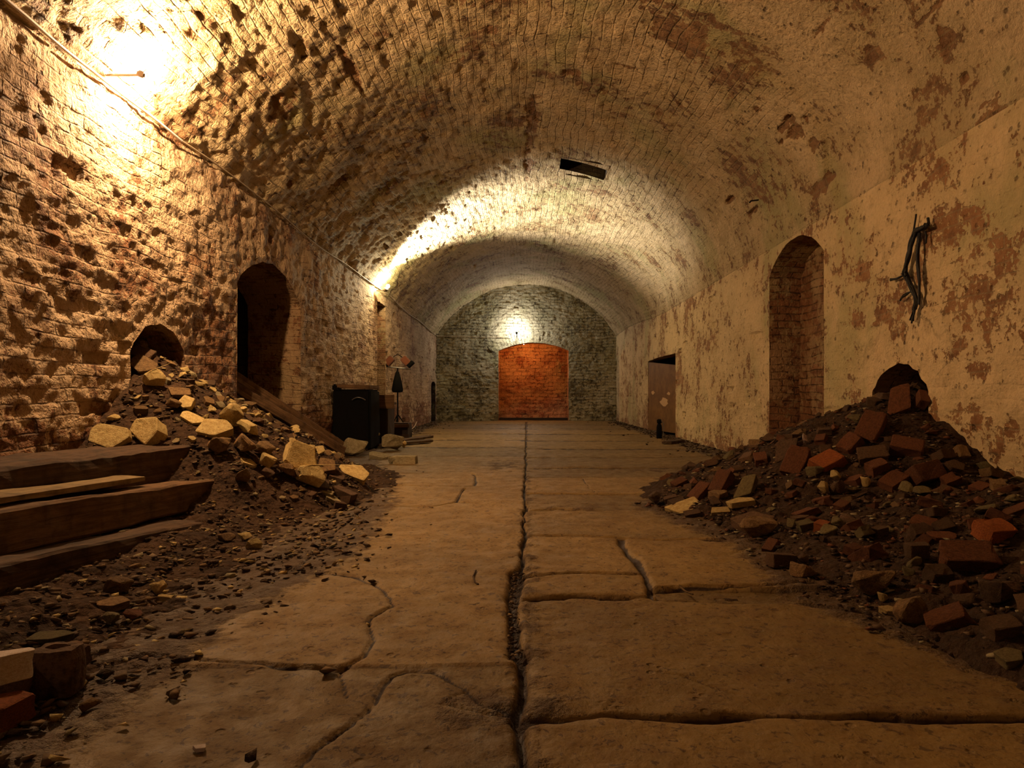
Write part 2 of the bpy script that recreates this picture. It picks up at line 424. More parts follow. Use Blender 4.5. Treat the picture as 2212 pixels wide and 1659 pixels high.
def blob(A, Z, pts, soft=1.0):
    e = 0*A
    for (a, z, ra, rz, s) in pts: e = np.maximum(e, s*sstep(1.25, .5, np.hypot((A-a)/ra, (Z-z)/rz)))
    return e
def ex_left(A, Z):
    e = .20*sstep(1.0*h, .55*h, Z)+.05*sstep(.9*h, .3*h, Z)
    e += .16*sstep(7.1*h, 7.6*h, A)*sstep(8.5*h, 8.3*h, A)*sstep(2.6*h, 1.6*h, Z)     # the worn brick pier
    e += -.05*sstep(11*h, 14*h, A)
    return e
def wpt(px, py): p = world(px, py, X=W*.99); return p.y, p.z
rblobs = []
for (px, py, r1, r2, s) in ((2050, 500, .5, .25, .16), (2120, 560, .7, .25, .17), (2060, 630, .6, .2, .16), (2150, 690, .6, .25, .12), (1985, 560, .12, .5, .16),
                            (1850, 590, .3, .12, .15), (1875, 690, .5, .12, .14), (1960, 700, .35, .22, .15), (2060, 760, .8, .10, .12), (2080, 900, .3, .15, .13), (1840, 860, .25, .2, .12), (1760, 420, .2, .2, .2), (2110, 800, .2, .12, .2), (1830, 690, .3, .1, .12), (1845, 920, .3, .12, .12), (2010, 930, .12, .35, .18), (1500, 640, .9, .3, .10)):
    a, z = wpt(px, py); rblobs.append((a, z, r1*h, r2*h, s))
def ex_right(A, Z):
    e = blob(A, Z, rblobs)-.02
    e += .10*sstep(.35*h, .05*h, Z) + .04*sstep(10*h, 14*h, A)
    for p in RP: 
        d, _, _ = nearest(p, A, Z); e = e+.07*sstep(.16, .02, d)
    return e
wall_left = side_wall('wall_left', -1, LP, LA, M['wall_l'], 11, ex_left, 1.0)
wall_right = side_wall('wall_right', 1, RP, RA, M['wall_r'], 31, ex_right, .5)
lining('niche_lining', LP[0], -1, .75*h, M['bare'], wall_left, seed=41)
lining('niche_lining', LP[1], -1, .84*h, M['bare'], wall_left, seed=42, back=False)
lining('niche_lining', LP[2], -1, .5*h, M['bare'], wall_left, seed=43, backmat=M['wood_m'])
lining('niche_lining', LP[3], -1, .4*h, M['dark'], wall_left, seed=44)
lining('niche_lining', RP[0], 1, .8*h, M['bare'], wall_right, seed=45)
lining('niche_lining', RP[1], 1, .47*h, M['bare'], wall_right, seed=46)
lining('doorway_lining', RP[2], 1, .30*h, M['bare'], wall_right, seed=47, back=False)

def room_box(name, x0, x1, y0, y1, z0, z1, mat, openx=None, parent=None):
    bm = bmesh.new(); v = [bm.verts.new(p) for p in ((x0, y0, z0), (x1, y0, z0), (x1, y1, z0), (x0, y1, z0), (x0, y0, z1), (x1, y0, z1), (x1, y1, z1), (x0, y1, z1))]
    fs = {'f': (0, 1, 2, 3), 't': (7, 6, 5, 4), 'n': (4, 5, 1, 0), 's': (6, 7, 3, 2), 'l': (7, 4, 0, 3), 'r': (5, 6, 2, 1)}
    uvl = bm.loops.layers.uv.new('UVMap')
    for k, f in fs.items():
        if openx and k in openx: continue
        fc = bm.faces.new([v[i] for i in f])
        for lp in fc.loops:
            c = lp.vert.co; lp[uvl].uv = (c.x, c.y) if k in 'ft' else ((c.x, c.z) if k in 'ns' else (c.y, c.z))
    return bm_obj(name, bm, mat, parent)
# side chambers behind the tall left niche and right doorway, shade put into their colour
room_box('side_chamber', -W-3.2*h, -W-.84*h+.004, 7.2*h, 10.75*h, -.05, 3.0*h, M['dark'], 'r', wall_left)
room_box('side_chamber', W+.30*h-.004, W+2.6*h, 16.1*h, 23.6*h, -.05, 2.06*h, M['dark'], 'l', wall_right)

# ------------------------------------------------------------------ vault
def vault():
    nt = 390
    A = np.repeat(YR[:, None], nt, 1); TS = 4.0
    T = np.repeat(np.linspace(-1, 1, nt)[None, :], len(YR), 0)*TS
    hat = np.array([(t_of(x, y)*TS, y) for x, y in ((.64*h, 12.45*h), (1.52*h, 12.59*h), (1.52*h, 13.17*h), (.64*h, 13.02*h), (.64*h, 12.45*h))])
    keep, fade = cut(T, A, [hat]); T = T/TS; V = T*3.8
    u, v = warp_uv(A, V, 51)
    c1, c2 = brick_cells(u, v, seed=51)
    # smooth plaster near the camera on the right, rough brick elsewhere; ragged change at y = 7.6 h
    edge = 7.7*h+.13*fbm(V*1.5, 0*V, 0*V, 5, 3)
    sm = sstep(edge+.08, edge-.05, A)*sstep(1.2*h, 2.0*h, V)
    sm = np.maximum(sm, .75*sstep(1.6*h, 3.2*h, V)*sstep(22*h, 13*h, A))
    rough = 1-.75*sm
    roughL = .75+.30*sstep(0, -3*h, V)
    n = fbm(A*2.0, V*2.0, 0*A, 61, 4); n2 = fbm(A*7, V*10, 0*A, 66, 4)
    disp = .022*n*rough+.017*n2*rough*roughL+.012*(c1-.5)*rough-.028*(c2 > .994)*(rough > .6)
    disp += .030*sstep(edge-.02, edge+.04, A)*sstep(1.2*h, 2.0*h, V)*sstep(22*h, 18*h, A)      # the vault steps in slightly beyond
    ex = -.02+.10*sstep(-3.2*h, -4.2*h, V)*sstep(9*h, 6*h, A) - .04*sm
    pits = []
    def vp(px, py, r1, r2, s, dep):
        # where the sight line meets the vault
        y = 3*h
        while y < D:
            p = world(px, py, Y=y)
            if p.z > ztop(p.x, p.y): break
            y += .03
        pits.append((p.y, t_of(p.x, p.y)*3.8, r1*h, r2*h, s, dep))
    for a in ((1722, 280, .22, .13, .5, .05), (1700, 265, .25, .06, .4, .03), (1760, 300, .08, .08, .4, .02), (1578, 427, .22, .07, .5, .06), (1632, 445, .2, .035, .5, .05), (1780, 395, .35, .09, .35, .02), (1885, 115, .1, .12, .25, .01),
              (1640, 230, .06, .06, .4, .03), (2082, 170, .05, .05, .5, .03), (2115, 265, .04, .04, .5, .03), (2045, 75, .08, .08, .5, .02), (1240, 155, .1, .12, .4, .03), (1360, 150, .06, .1, .4, .03),
              (1150, 280, 1.1, .09, .24, .02), (1140, 345, .9, .07, .22, .02), (1105, 265, .2, .3, .22, .01), (735, 395, .1, .16, .5, .03), (600, 225, .1, .06, .5, .03), (625, 398, .08, .05, .5, .03), (760, 150, .5, .05, .3, .03), (1060, 60, .1, .1, .3, .01), (1500, 30, .12, .5, .25, .0), (1460, 60, .3, .3, .2, .0), (1500, 80, .35, .2, .2, .01),
              (1770, 60, .25, .02, .3, .01), (2010, 20, .25, .02, .3, .01), (2170, 250, .2, .12, .3, .01), (1740, 470, .06, .03, .3, .02), (600, 210, .08, .05, .5, .03)):
        vp(*a)
    for (a, vv, r1, r2, s, dep) in pits:
        wob = 1+.45*fbm(A*9, V*9, 0*A, 77, 3)
        m = sstep(1.15, .75, np.hypot((A-a)/r1, (V-vv)/r2)*wob); ex = np.maximum(ex, s*m); disp = disp-dep*m
    # a thin crack down the plaster
    disp = disp*fade
    disp = disp*sstep(1.0, .93, T)
    X, Z = vprof(T, A); nx, nz_ = X, Z-1.6*H; nl = np.hypot(nx, nz_)
    X = X-nx/nl*disp; Z = Z-nz_/nl*disp
    P = np.stack([X, A, Z], -1)
    # meet the wall heads
    P[:, 0, 0] = -W-.01; P[:, -1, 0] = W+.01
    o = grid_mesh('ceiling', P, np.stack([u, v], -1), keep, {'expose': ex, 'smooth': sm}, M['vault'], flip=False)
    tag(o, kind='structure')
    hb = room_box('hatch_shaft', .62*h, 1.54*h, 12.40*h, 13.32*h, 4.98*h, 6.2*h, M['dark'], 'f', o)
    for v_ in hb.data.vertices:
        if v_.co.z < 5.5*h:
            v_.co.z = ztop(v_.co.x, v_.co.y)+.015
    return o
ceiling = vault()

# ------------------------------------------------------------------ end wall with the arched doorway, the lit room beyond
def end_wall():
    nx, nz = 340, 270
    xs = np.linspace(-W-.03, W+.03, nx)
    s = TOP-3.38*h; R = (W*W+s*s)/(2*s)
    top = np.where(np.abs(xs) <= W, TOP-R+np.sqrt(np.maximum(R*R-xs*xs, 0)), 3.38*h)+.04
    A = np.repeat(xs[:, None], nz, 1); Z = -.05+(top[:, None]+.05)*np.linspace(0, 1, nz)[None, :]
    poly = arch_poly(-1.11*h, 1.685*h, 2.80*h, 3.13*h, jag=.006, seed=70)
    keep, fade = cut(A, Z, [poly])
    u, v = warp_uv(A, Z, 71)
    c = .29*h; d, _, _ = nearest(poly, A, Z); r = np.hypot(A-c, Z-.3*h); ang = np.arctan2(A-c, Z-.3*h)
    m = (Z > 2.75*h) & (d < .40); u = np.where(m, r, u); v = np.where(m, ang*2.9*h, v)
    c1, c2 = brick_cells(u, v, rh=.10, seed=71)
    disp = (.013*fbm(A*3, Z*3.5, 0*A, 72, 4)+.018*(c1-.5)+.012*fbm(A*10, Z*16, 0*A, 75, 3)-.03*(c2 > .98))*fade
    P = np.stack([A, D-disp, Z], -1)
    o = grid_mesh('wall_back', P, np.stack([u, v], -1), keep, {'expose': .12*sstep(2.4*h, 1*h, Z), 'smooth': 0*A}, M['end'], flip=False)
    tag(o, kind='structure')
    # jambs of the doorway
    k = [];
    for i in range(len(poly)-1):
        a, b = poly[i], poly[i+1]; mm = max(1, int(np.hypot(*(b-a))/.08))
        for t in range(mm): k.append(a+(b-a)*t/mm)
    k.append(poly[-1]); k = np.array(k); dd = np.linspace(0, .55*h, 8)
    Ax = np.repeat(k[:, 0][:, None], 8, 1); Zx = np.repeat(k[:, 1][:, None], 8, 1); S = 0*Ax+dd[None, :]
    L = np.concatenate([[0], np.cumsum(np.hypot(*(k[1:]-k[:-1]).T))])
    j = grid_mesh('doorway_lining', np.stack([Ax, D-.002+S, Zx], -1), np.stack([S, L[:, None]+0*S], -1), None, {'expose': 0*S+.1, 'smooth': 0*S}, M['red'])
    j.parent = o
    # room beyond
    y0 = D+.55*h; y1 = D+2.3*h
    aa, zz = np.meshgrid(np.linspace(-2.4*h, 3.2*h, 180), np.linspace(-.05, 3.6*h, 130), indexing='ij')
    u, v = warp_uv(aa, zz, 81); c1, c2 = brick_cells(u, v, seed=81)
    f = .035*fbm(aa*3.4, zz*3.4, 0*aa, 82, 4)+.02*(c1-.5)
    bk = grid_mesh('room_back_wall', np.stack([aa, y1-f, zz], -1), np.stack([u, v], -1), None, {'expose': 0*aa, 'smooth': 0*aa}, M['red']); bk.parent = o
    room_box('room_shell', -2.4*h, 3.2*h, y0, y1+.05, -.06, 3.55*h, M['red'], 'fn', o)
    # wall thickness around the opening seen from inside
    # low dark threshold plank and step
    bm = bmesh.new(); bmesh.ops.create_cube(bm, size=1, matrix=Matrix.LocRotScale(Vector((.29*h, D+.42*h, .055*h)), None, Vector((2.78*h, .16*h, .11*h))))
    bmesh.ops.bevel(bm, geom=bm.edges[:], offset=.006, segments=1)
    bm_obj('threshold', bm, M['dkbrown'], o)
    return o
wall_back = end_wall()
# unseen wall added behind the camera, closing the tunnel to contain the light
s_ = room_box('wall_front', -W-.05, W+.05, -5.55, -5.45, -.05, TOP+.1, M['wall_l'], None); tag(s_, kind='structure')

# ------------------------------------------------------------------ floor
def gp(px, py): p = world(px, py, Z=0.0); return (p.x, p.y)
joints = [  # (width m, depth m, pixel polyline)
    (.022, .030, [(1133, 1700), (1133, 1659), (1127, 1560), (1124, 1480), (1120, 1400), (1113, 1320), (1120, 1250), (1130, 1200), (1133, 1150), (1134, 1080), (1136, 1000), (1137, 950), (1137, 911)]),
    (.045, .035, [(1118, 1420), (1108, 1340), (1106, 1300), (1116, 1240)]),
    (.022, .022, [(1127, 1560), (1220, 1560), (1300, 1550), (1600, 1547), (1900, 1553), (2400, 1552)]),
    (.020, .030, [(1125, 1298), (1250, 1290), (1400, 1290), (1560, 1296), (1720, 1297), (1900, 1325)]),
    (.014, .018, [(1415, 1268), (1560, 1266), (1760, 1258)]),
    (.018, .028, [(1130, 1247), (1260, 1242), (1388, 1243)]),
    (.030, .020, [(1340, 1165), (1375, 1215), (1392, 1250), (1408, 1290)]),
    (.018, .020, [(1132, 1162), (1250, 1158), (1390, 1164), (1560, 1166)]),
    (.016, .018, [(1134, 1103), (1200, 1098), (1300, 1103)]),
    (.014, .020, [(1135, 1066), (1300, 1067), (1500, 1070)]),
    (.014, .016, [(1136, 1032), (1500, 1030)]),
    (.020, .022, [(1136, 1011), (1650, 1008)]),
    (.014, .018, [(1136, 988), (1560, 986)]), (.024, .018, [(1136, 969), (1540, 970)]), (.02, .018, [(1136, 952), (1480, 953)]), (.02, .018, [(1136, 938), (1440, 938)]), (.02, .018, [(1137, 927), (1400, 927)]), (.02, .018, [(1137, 918), (1370, 918)]),
    (.02, .018, [(790, 1022), (1000, 1022), (1025, 1026), (1028, 1050), (1005, 1052), (800, 1047)]),
    (.02, .022, [(1005, 1056), (985, 1085), (930, 1096), (800, 1092)]), (.015, .012, [(985, 1085), (1025, 1088)]),
    (.014, .018, [(830, 985), (1135, 985)]), (.016, .018, [(870, 966), (1136, 966)]), (.02, .018, [(900, 950), (1136, 951)]), (.02, .018, [(900, 937), (1136, 937)]), (.02, .018, [(900, 925), (1137, 925)]), (.02, .018, [(900, 917), (1137, 917)]),
    (.014, .010, [(800, 1092), (760, 1125), (700, 1170), (640, 1232)]),
    (.018, .014, [(560, 1225), (640, 1232), (700, 1240), (760, 1245), (810, 1262), (845, 1290), (852, 1312), (800, 1340), (808, 1385), (790, 1420), (735, 1447), (600, 1440), (450, 1428), (330, 1418), (230, 1432), (120, 1470)]),
    (.010, .008, [(735, 1447), (745, 1475), (750, 1500)]),
    (.012, .010, [(1124, 1548), (1040, 1520), (1000, 1490), (930, 1450), (880, 1448), (850, 1460), (820, 1505), (760, 1560), (680, 1610), (610, 1680)]),
    (.008, .006, [(1000, 1490), (960, 1520), (1040, 1540), (1122, 1548)]),
    (.006, .005, [(1420, 1455), (1480, 1462), (1560, 1490), (1600, 1500)]),
    (.006, .004, [(1300, 1540), (1320, 1518)]), (.006, .004, [(1130, 1085), (1040, 1100)]), (.008, .006, [(1255, 1032), (1285, 1066)]),
]
def hmoundL(X, Y):
    d = np.hypot((X+3.75*h)*1.0, np.where(Y > 6.6*h, (Y-6.6*h)*.88, (Y-6.6*h)*1.16))
    z = 1.36*h*np.maximum(0, 1-d/(2.25*h))**1.12
    skirt = .16*h*sstep(-1.25*h, -2.6*h, X+.22*h*vnoise(Y*1.3, 0*Y, 0*Y, 3))*sstep(9.8*h, 8.6*h, Y)*sstep(.4*h, 2.2*h, Y)
    ns = .035*fbm(X*4, Y*4, 0*X, 91, 4)*sstep(-.01, .10, z+skirt)
    return z+skirt+ns-.03
def hmoundR(X, Y):
    d = np.hypot((X-3.7*h)*.92, np.where(Y > 6.5*h, (Y-6.5*h)*.80, (Y-6.5*h)*.95))
    z = 1.17*h*np.maximum(0, 1-d/(2.45*h))**1.15
    foot = 1.55*h+.16*h*fbm(Y*1.3, 0*Y, 0*Y, 4, 2)-.30*h*np.exp(-((Y-6.2*h)/(1.1*h))**2)
    t = np.clip((X-foot)/(3.6*h-foot), 0, 1)
    ridge = .46*h*t**.8*sstep(8.6*h, 6.8*h, Y)*sstep(-.5*h, 1.8*h, Y)
    ns = .04*fbm(X*4, Y*4, 0*X, 95, 4)*sstep(-.01, .12, z+ridge)
    return np.maximum(z, ridge)+ns-.03
def floor():
    xs = np.arange(-W-.06, W+.07, .0105)
    ys = np.concatenate([np.arange(-5.6, 1.0, .15), ringcoords(1.6, D+2.4*h, .0035)[np.searchsorted(ringcoords(1.6, D+2.4*h, .0035), 1.0):]])
    ys = np.unique(np.concatenate([np.arange(-5.6, 1.15, .15), 1.15*np.exp(np.arange(0, math.log((D+2.4*h)/1.15), .0040))]))
    X, Y = np.meshgrid(xs, ys, indexing='ij')
    wx = X+.012*fbm(X*5, Y*5, 0*X, 101, 3); wy = Y+.012*fbm(X*5, Y*5, 0*X+7, 103, 3)
    J = 0*X; G = 0*X
    for w, dep, pl in joints:
        g = np.array([gp(*p) for p in pl])
        lo = g.min(0)-.15; hi = g.max(0)+.15
        ix = slice(max(0, np.searchsorted(xs, lo[0])), np.searchsorted(xs, hi[0])); iy = slice(np.searchsorted(ys, lo[1]), np.searchsorted(ys, hi[1]))
        if X[ix, iy].size == 0: continue
        d, _, _ = nearest(g, wx[ix, iy], wy[ix, iy])
        ww = w*(.8+.5*vnoise(X[ix, iy]*6, Y[ix, iy]*6, 0*X[ix, iy], 9))*(1+.035*np.maximum(0, Y[ix, iy]-8))
        ww = ww*(.62 if np.ptp(g[:, 1]) > np.ptp(g[:, 0])*.6 else 1.0*np.maximum(1, Y[ix, iy]/3.4)**1.15)*(1+.06*np.maximum(0, Y[ix, iy]-6)); m = sstep(ww*1.5, ww*.35, d)
        J[ix, iy] = np.maximum(J[ix, iy], m); G[ix, iy] = np.maximum(G[ix, iy], m*dep+.003*sstep(ww*2.6, ww, d))
    # each slab its own height and tone: cells between the cross joints
    side = (X > 0).astype(int)
    rowsR = sorted(gp(1300, y)[1] for y in (1552, 1295, 1245, 1162, 1102, 1066, 1032, 1010, 987, 969, 952, 938, 927, 918)); rowsL = sorted(gp(900, y)[1] for y in (1440, 1240, 1094, 1048, 1022, 985, 966, 950, 937, 925, 917))
    row = np.where(side == 1, np.searchsorted(rowsR, Y), 40+np.searchsorted(rowsL, Y))
    T = _hash(row, side, 0*row, 5)
    T = T*.65+.175
    right2 = (X > gp(1400, 1262)[0]) & (Y > gp(1400, 1295)[1]) & (Y < gp(1400, 1268)[1]); T = np.where(right2, .1, T)
    Z = .006*fbm(X*1.6, Y*1.6, 0*X, 111, 3)+.003*fbm(X*12, Y*12, 0*X, 113, 3)+.014*(T-.5)-G-.014*right2
    hl = hmoundL(X, Y); hr = hmoundR(X, Y)
    dirt = sstep(-.10, .0, np.maximum(hl, hr)+.03-.02)*.0
    fx = np.interp(ys, [0, 2.2*h, 3.3*h, 4.2*h, 6.4*h, 9.3*h, 12*h, 27*h], [-1.45*h, -1.42*h, -1.35*h, -1.15*h, -1.35*h, -2.1*h, -2.7*h, -3.4*h])[None, :]
    fr = np.interp(ys, [0, 2.4*h, 3.3*h, 4.5*h, 6.2*h, 7.5*h, 9.4*h, 14*h, 27*h], [1.9*h, 1.75*h, 1.40*h, 1.42*h, 1.05*h, 1.9*h, 3.0*h, 3.2*h, 3.4*h])[None, :]
    dirt = np.maximum(sstep(fx+.45*h, fx-.25*h, X), sstep(fr-.35*h, fr+.2*h, X))
    # dust drifts over the joint in the middle distance
    dirt = np.maximum(dirt, .42*np.exp(-((X-.45*h)/(1.0*h))**2-((Y-6.0*h)/(.35*h))**2))
    dirt = np.maximum(dirt, .55*np.exp(-((X+.35*h)/(.5*h))**2-((Y-9.6*h)/(1.2*h))**2))
    dirt = np.maximum(dirt, .5*np.exp(-(X/(.10*h))**2)*(Y < 9*h))
    dirt = np.maximum(dirt, .45*np.exp(-((Y-9.1*h)/(.5*h))**2)*(X > 1*h))
    dirt = np.maximum(dirt, .6*np.exp(-((X+.05*h)/(.35*h))**2-((Y-2.15*h)/(.18*h))**2))
    Z = Z+.010*dirt*fbm(X*14, Y*14, 0*X, 117, 3)
    o = grid_mesh('floor', np.stack([X, Y, Z], -1), None, None, {'joint': J, 'dirt': dirt, 'tint': T}, M['floor'])
    tag(o, kind='structure')
floor()

# ------------------------------------------------------------------ earth mounds
def mound(name, fn, x0, x1, y0, y1, mat, label, cat):
    xs = np.arange(x0, x1, .018); ys = np.arange(y0, y1, .02)
    X, Y = np.meshgrid(xs, ys, indexing='ij'); Z = fn(X, Y)+.012*fbm(X*16, Y*16, 0*X, 131, 3)
    cz = (Z[:-1, :-1]+Z[1:, :-1]+Z[1:, 1:]+Z[:-1, 1:])/4
    o = grid_mesh(name, np.stack([X, Y, np.maximum(Z, -.035)], -1), None, cz > -.022, {}, mat)
    return tag(o, label, cat, kind='stuff')
mound('earth_mound', hmoundL, -W-.6*h, -1.0*h, .3*h, 11*h, M['earth'], 'brown earth and fine rubble heap spilling from the low arch in the left wall', 'earth')
mound('earth_mound', hmoundR, .7*h, W+.7*h, -.6*h, 9.8*h, M['earth2'], 'dark earth and brick dust heap under the low arch in the right wall', 'earth')

def surf(fn, x, y): return float(np.maximum(fn(np.array([x]), np.array([y])), 0.0)[0])
def snorm(fn, x, y):
    e = .05; dx = (surf(fn, x+e, y)-surf(fn, x-e, y))/(2*e); dy = (surf(fn, x, y+e)-surf(fn, x, y-e))/(2*e)
    return Vector((-dx, -dy, 1)).normalized()
def hit(fn, px, py, lim=14*h):
    y = 1.0
    while y < lim:
        p = world(px, py, Y=y)
        if abs(p.x) > W+.3: return None
        if p.z <= surf(fn, p.x, p.y): return p
        y += .01
    return None

# ------------------------------------------------------------------ stones and bricks
def hull_mesh(name, pts, seed, rough=.04, cuts=1):
    bm = bmesh.new()
    for p in pts: bm.verts.new(p)
    r = bmesh.ops.convex_hull(bm, input=bm.verts[:])
    bmesh.ops.delete(bm, geom=[v for v in bm.verts if not v.link_faces], context='VERTS')
    bmesh.ops.dissolve_limit(bm, angle_limit=.08, verts=bm.verts[:], edges=bm.edges[:])
    bmesh.ops.bevel(bm, geom=bm.edges[:], offset=.035, segments=1, affect='EDGES')
    bmesh.ops.triangulate(bm, faces=bm.faces[:])
    bmesh.ops.subdivide_edges(bm, edges=[e for e in bm.edges if e.calc_length() > .22], cuts=cuts, use_grid_fill=True)
    bmesh.ops.triangulate(bm, faces=bm.faces[:])
    co = np.array([v.co[:] for v in bm.verts])
    n = fbm(co[:, 0]*3.1+seed*5, co[:, 1]*3.1, co[:, 2]*3.1, seed, 3)
    c = co.mean(0)
    for v, k in zip(bm.verts, n): v.co += (v.co-Vector(c)).normalized()*float(k)*rough
    me = bpy.data.meshes.new(name); bm.to_mesh(me); bm.free(); return me
def rock_pts(seed, slab=1.0):
    r = random.Random(seed); pts = []
    for k in range(13):
        v = Vector((r.gauss(0, 1), r.gauss(0, 1), r.gauss(0, 1))).normalized()*r.uniform(.42, .56)
        v = Vector((max(-.46, min(.46, v.x)), max(-.46, min(.46, v.y)), max(-.32, min(.32, v.z))))
        pts.append(v)
    return pts
def slab_pts(seed):
    r = random.Random(seed); n = r.choice((4, 5, 5, 6)); pts = []; a0 = r.uniform(0, 6)
    for k in range(n):
        a = a0+k*2*math.pi/n+r.uniform(-.3, .3); q = r.uniform(.42, .56)
        x, y = q*math.cos(a), q*math.sin(a)
        pts.append(Vector((x, y, .5+r.uniform(-.06, .0)))); pts.append(Vector((x*r.uniform(.82, 1.05), y*r.uniform(.82, 1.05), -.5)))
    return pts
def brick_pts(seed, broken=True):
    r = random.Random(seed); pts = []
    for sx in (-1, 1):
        for sy in (-1, 1):
            for sz in (-1, 1):
                c = Vector((sx*.5, sy*.5, sz*.5))
                if r.random() < .40:
                    for ax in range(3):
                        q = c.copy(); q[ax] *= 1-r.uniform(.2, .7)*(.9 if ax == 0 else .5); pts.append(q)
                else: pts.append(c)
    if broken:
        for p in pts:
            if p.x > .3: p.x -= r.uniform(0, .3)
    return pts
def rough_brick(me, seed): return me
ROCKS = [hull_mesh('stone', rock_pts(i), i, .06) for i in range(9)]
SLABS = [hull_mesh('flat_stone', slab_pts(i+50), i, .03) for i in range(9)]
BRICKS = [hull_mesh('brick', brick_pts(i+80), i, .10) for i in range(12)]
WHOLE = [hull_mesh('brick', brick_pts(i+180, False), i, .05) for i in range(4)]
_meshmat = {}
def with_mat(me, mat):
    k = (me.name, mat.name)
    if k not in _meshmat:
        m = me.copy(); m.materials.clear(); m.materials.append(mat); _meshmat[k] = m
    return _meshmat[k]
def place(name, me, mat, loc, size, yaw, tilt, nrm, label, cat, group=None):
    o = bpy.data.objects.new(name, with_mat(me, mat)); C.objects.link(o)
    q = Vector((0, 0, 1)).rotation_difference(nrm)
    rot = q @ Euler((tilt[0], tilt[1], yaw)).to_quaternion()
    o.rotation_mode = 'QUATERNION'; o.rotation_quaternion = rot
    o.location = loc; o.scale = size
    return tag(o, label, cat, group)
placed = []
def free(x, y, r):
    for (a, b, q) in placed:
        if (a-x)**2+(b-y)**2 < (r+q)**2*.62: return False
    return True
def rock_at(fn, px, py, w, hh, kind, mat, label, cat='stone', yaw=None, tilt=None, flatn=False, depthk=1.0, group=None, name=None):
    """put a stone whose picture is about w x hh pixels on the ground under that sight line"""
    p = hit(fn, px, py+hh*.25)
    if p is None: print('MISS', px, py, label); return
    s = F/p.y; r = random.Random(int(px*7+py*13))
    k_ = {'rock': (1.15, 1.6), 'slab': (1.16, 1.2)}.get(kind, (1.0, 1.0)); wid = w/s*k_[0]; ht = hh/s*k_[1]
    pool = {'rock': ROCKS, 'slab': SLABS, 'brick': BRICKS, 'whole': WHOLE}[kind]
    me = pool[r.randrange(len(pool))]
    n = Vector((0, 0, 1)) if flatn else snorm(fn, p.x, p.y).lerp(Vector((0, 0, 1)), .35).normalized()
    if yaw is None: yaw = r.uniform(-.5, .5)
    if tilt is None: tilt = (r.uniform(-.15, .25), r.uniform(-.15, .15))
    if kind == 'rock': size = (wid, wid*.85*depthk, ht*1.15)
    elif kind == 'slab': size = (wid*1.02, wid*.72*depthk, max(min(.032, wid*.3), ht*.55))
    else: size = (wid*1.0, wid*.6*depthk, max(.025, ht*.75))
    z = size[2]*.36
    nm = name or {'rock': 'stone', 'slab': 'flat_stone', 'brick': 'broken_brick', 'whole': 'brick'}[kind]
    placed.append((p.x, p.y, max(size[0], size[1])*.5))
    return place(nm, me, M[mat], p+n*z, size, yaw, tilt, n, label, cat, group)

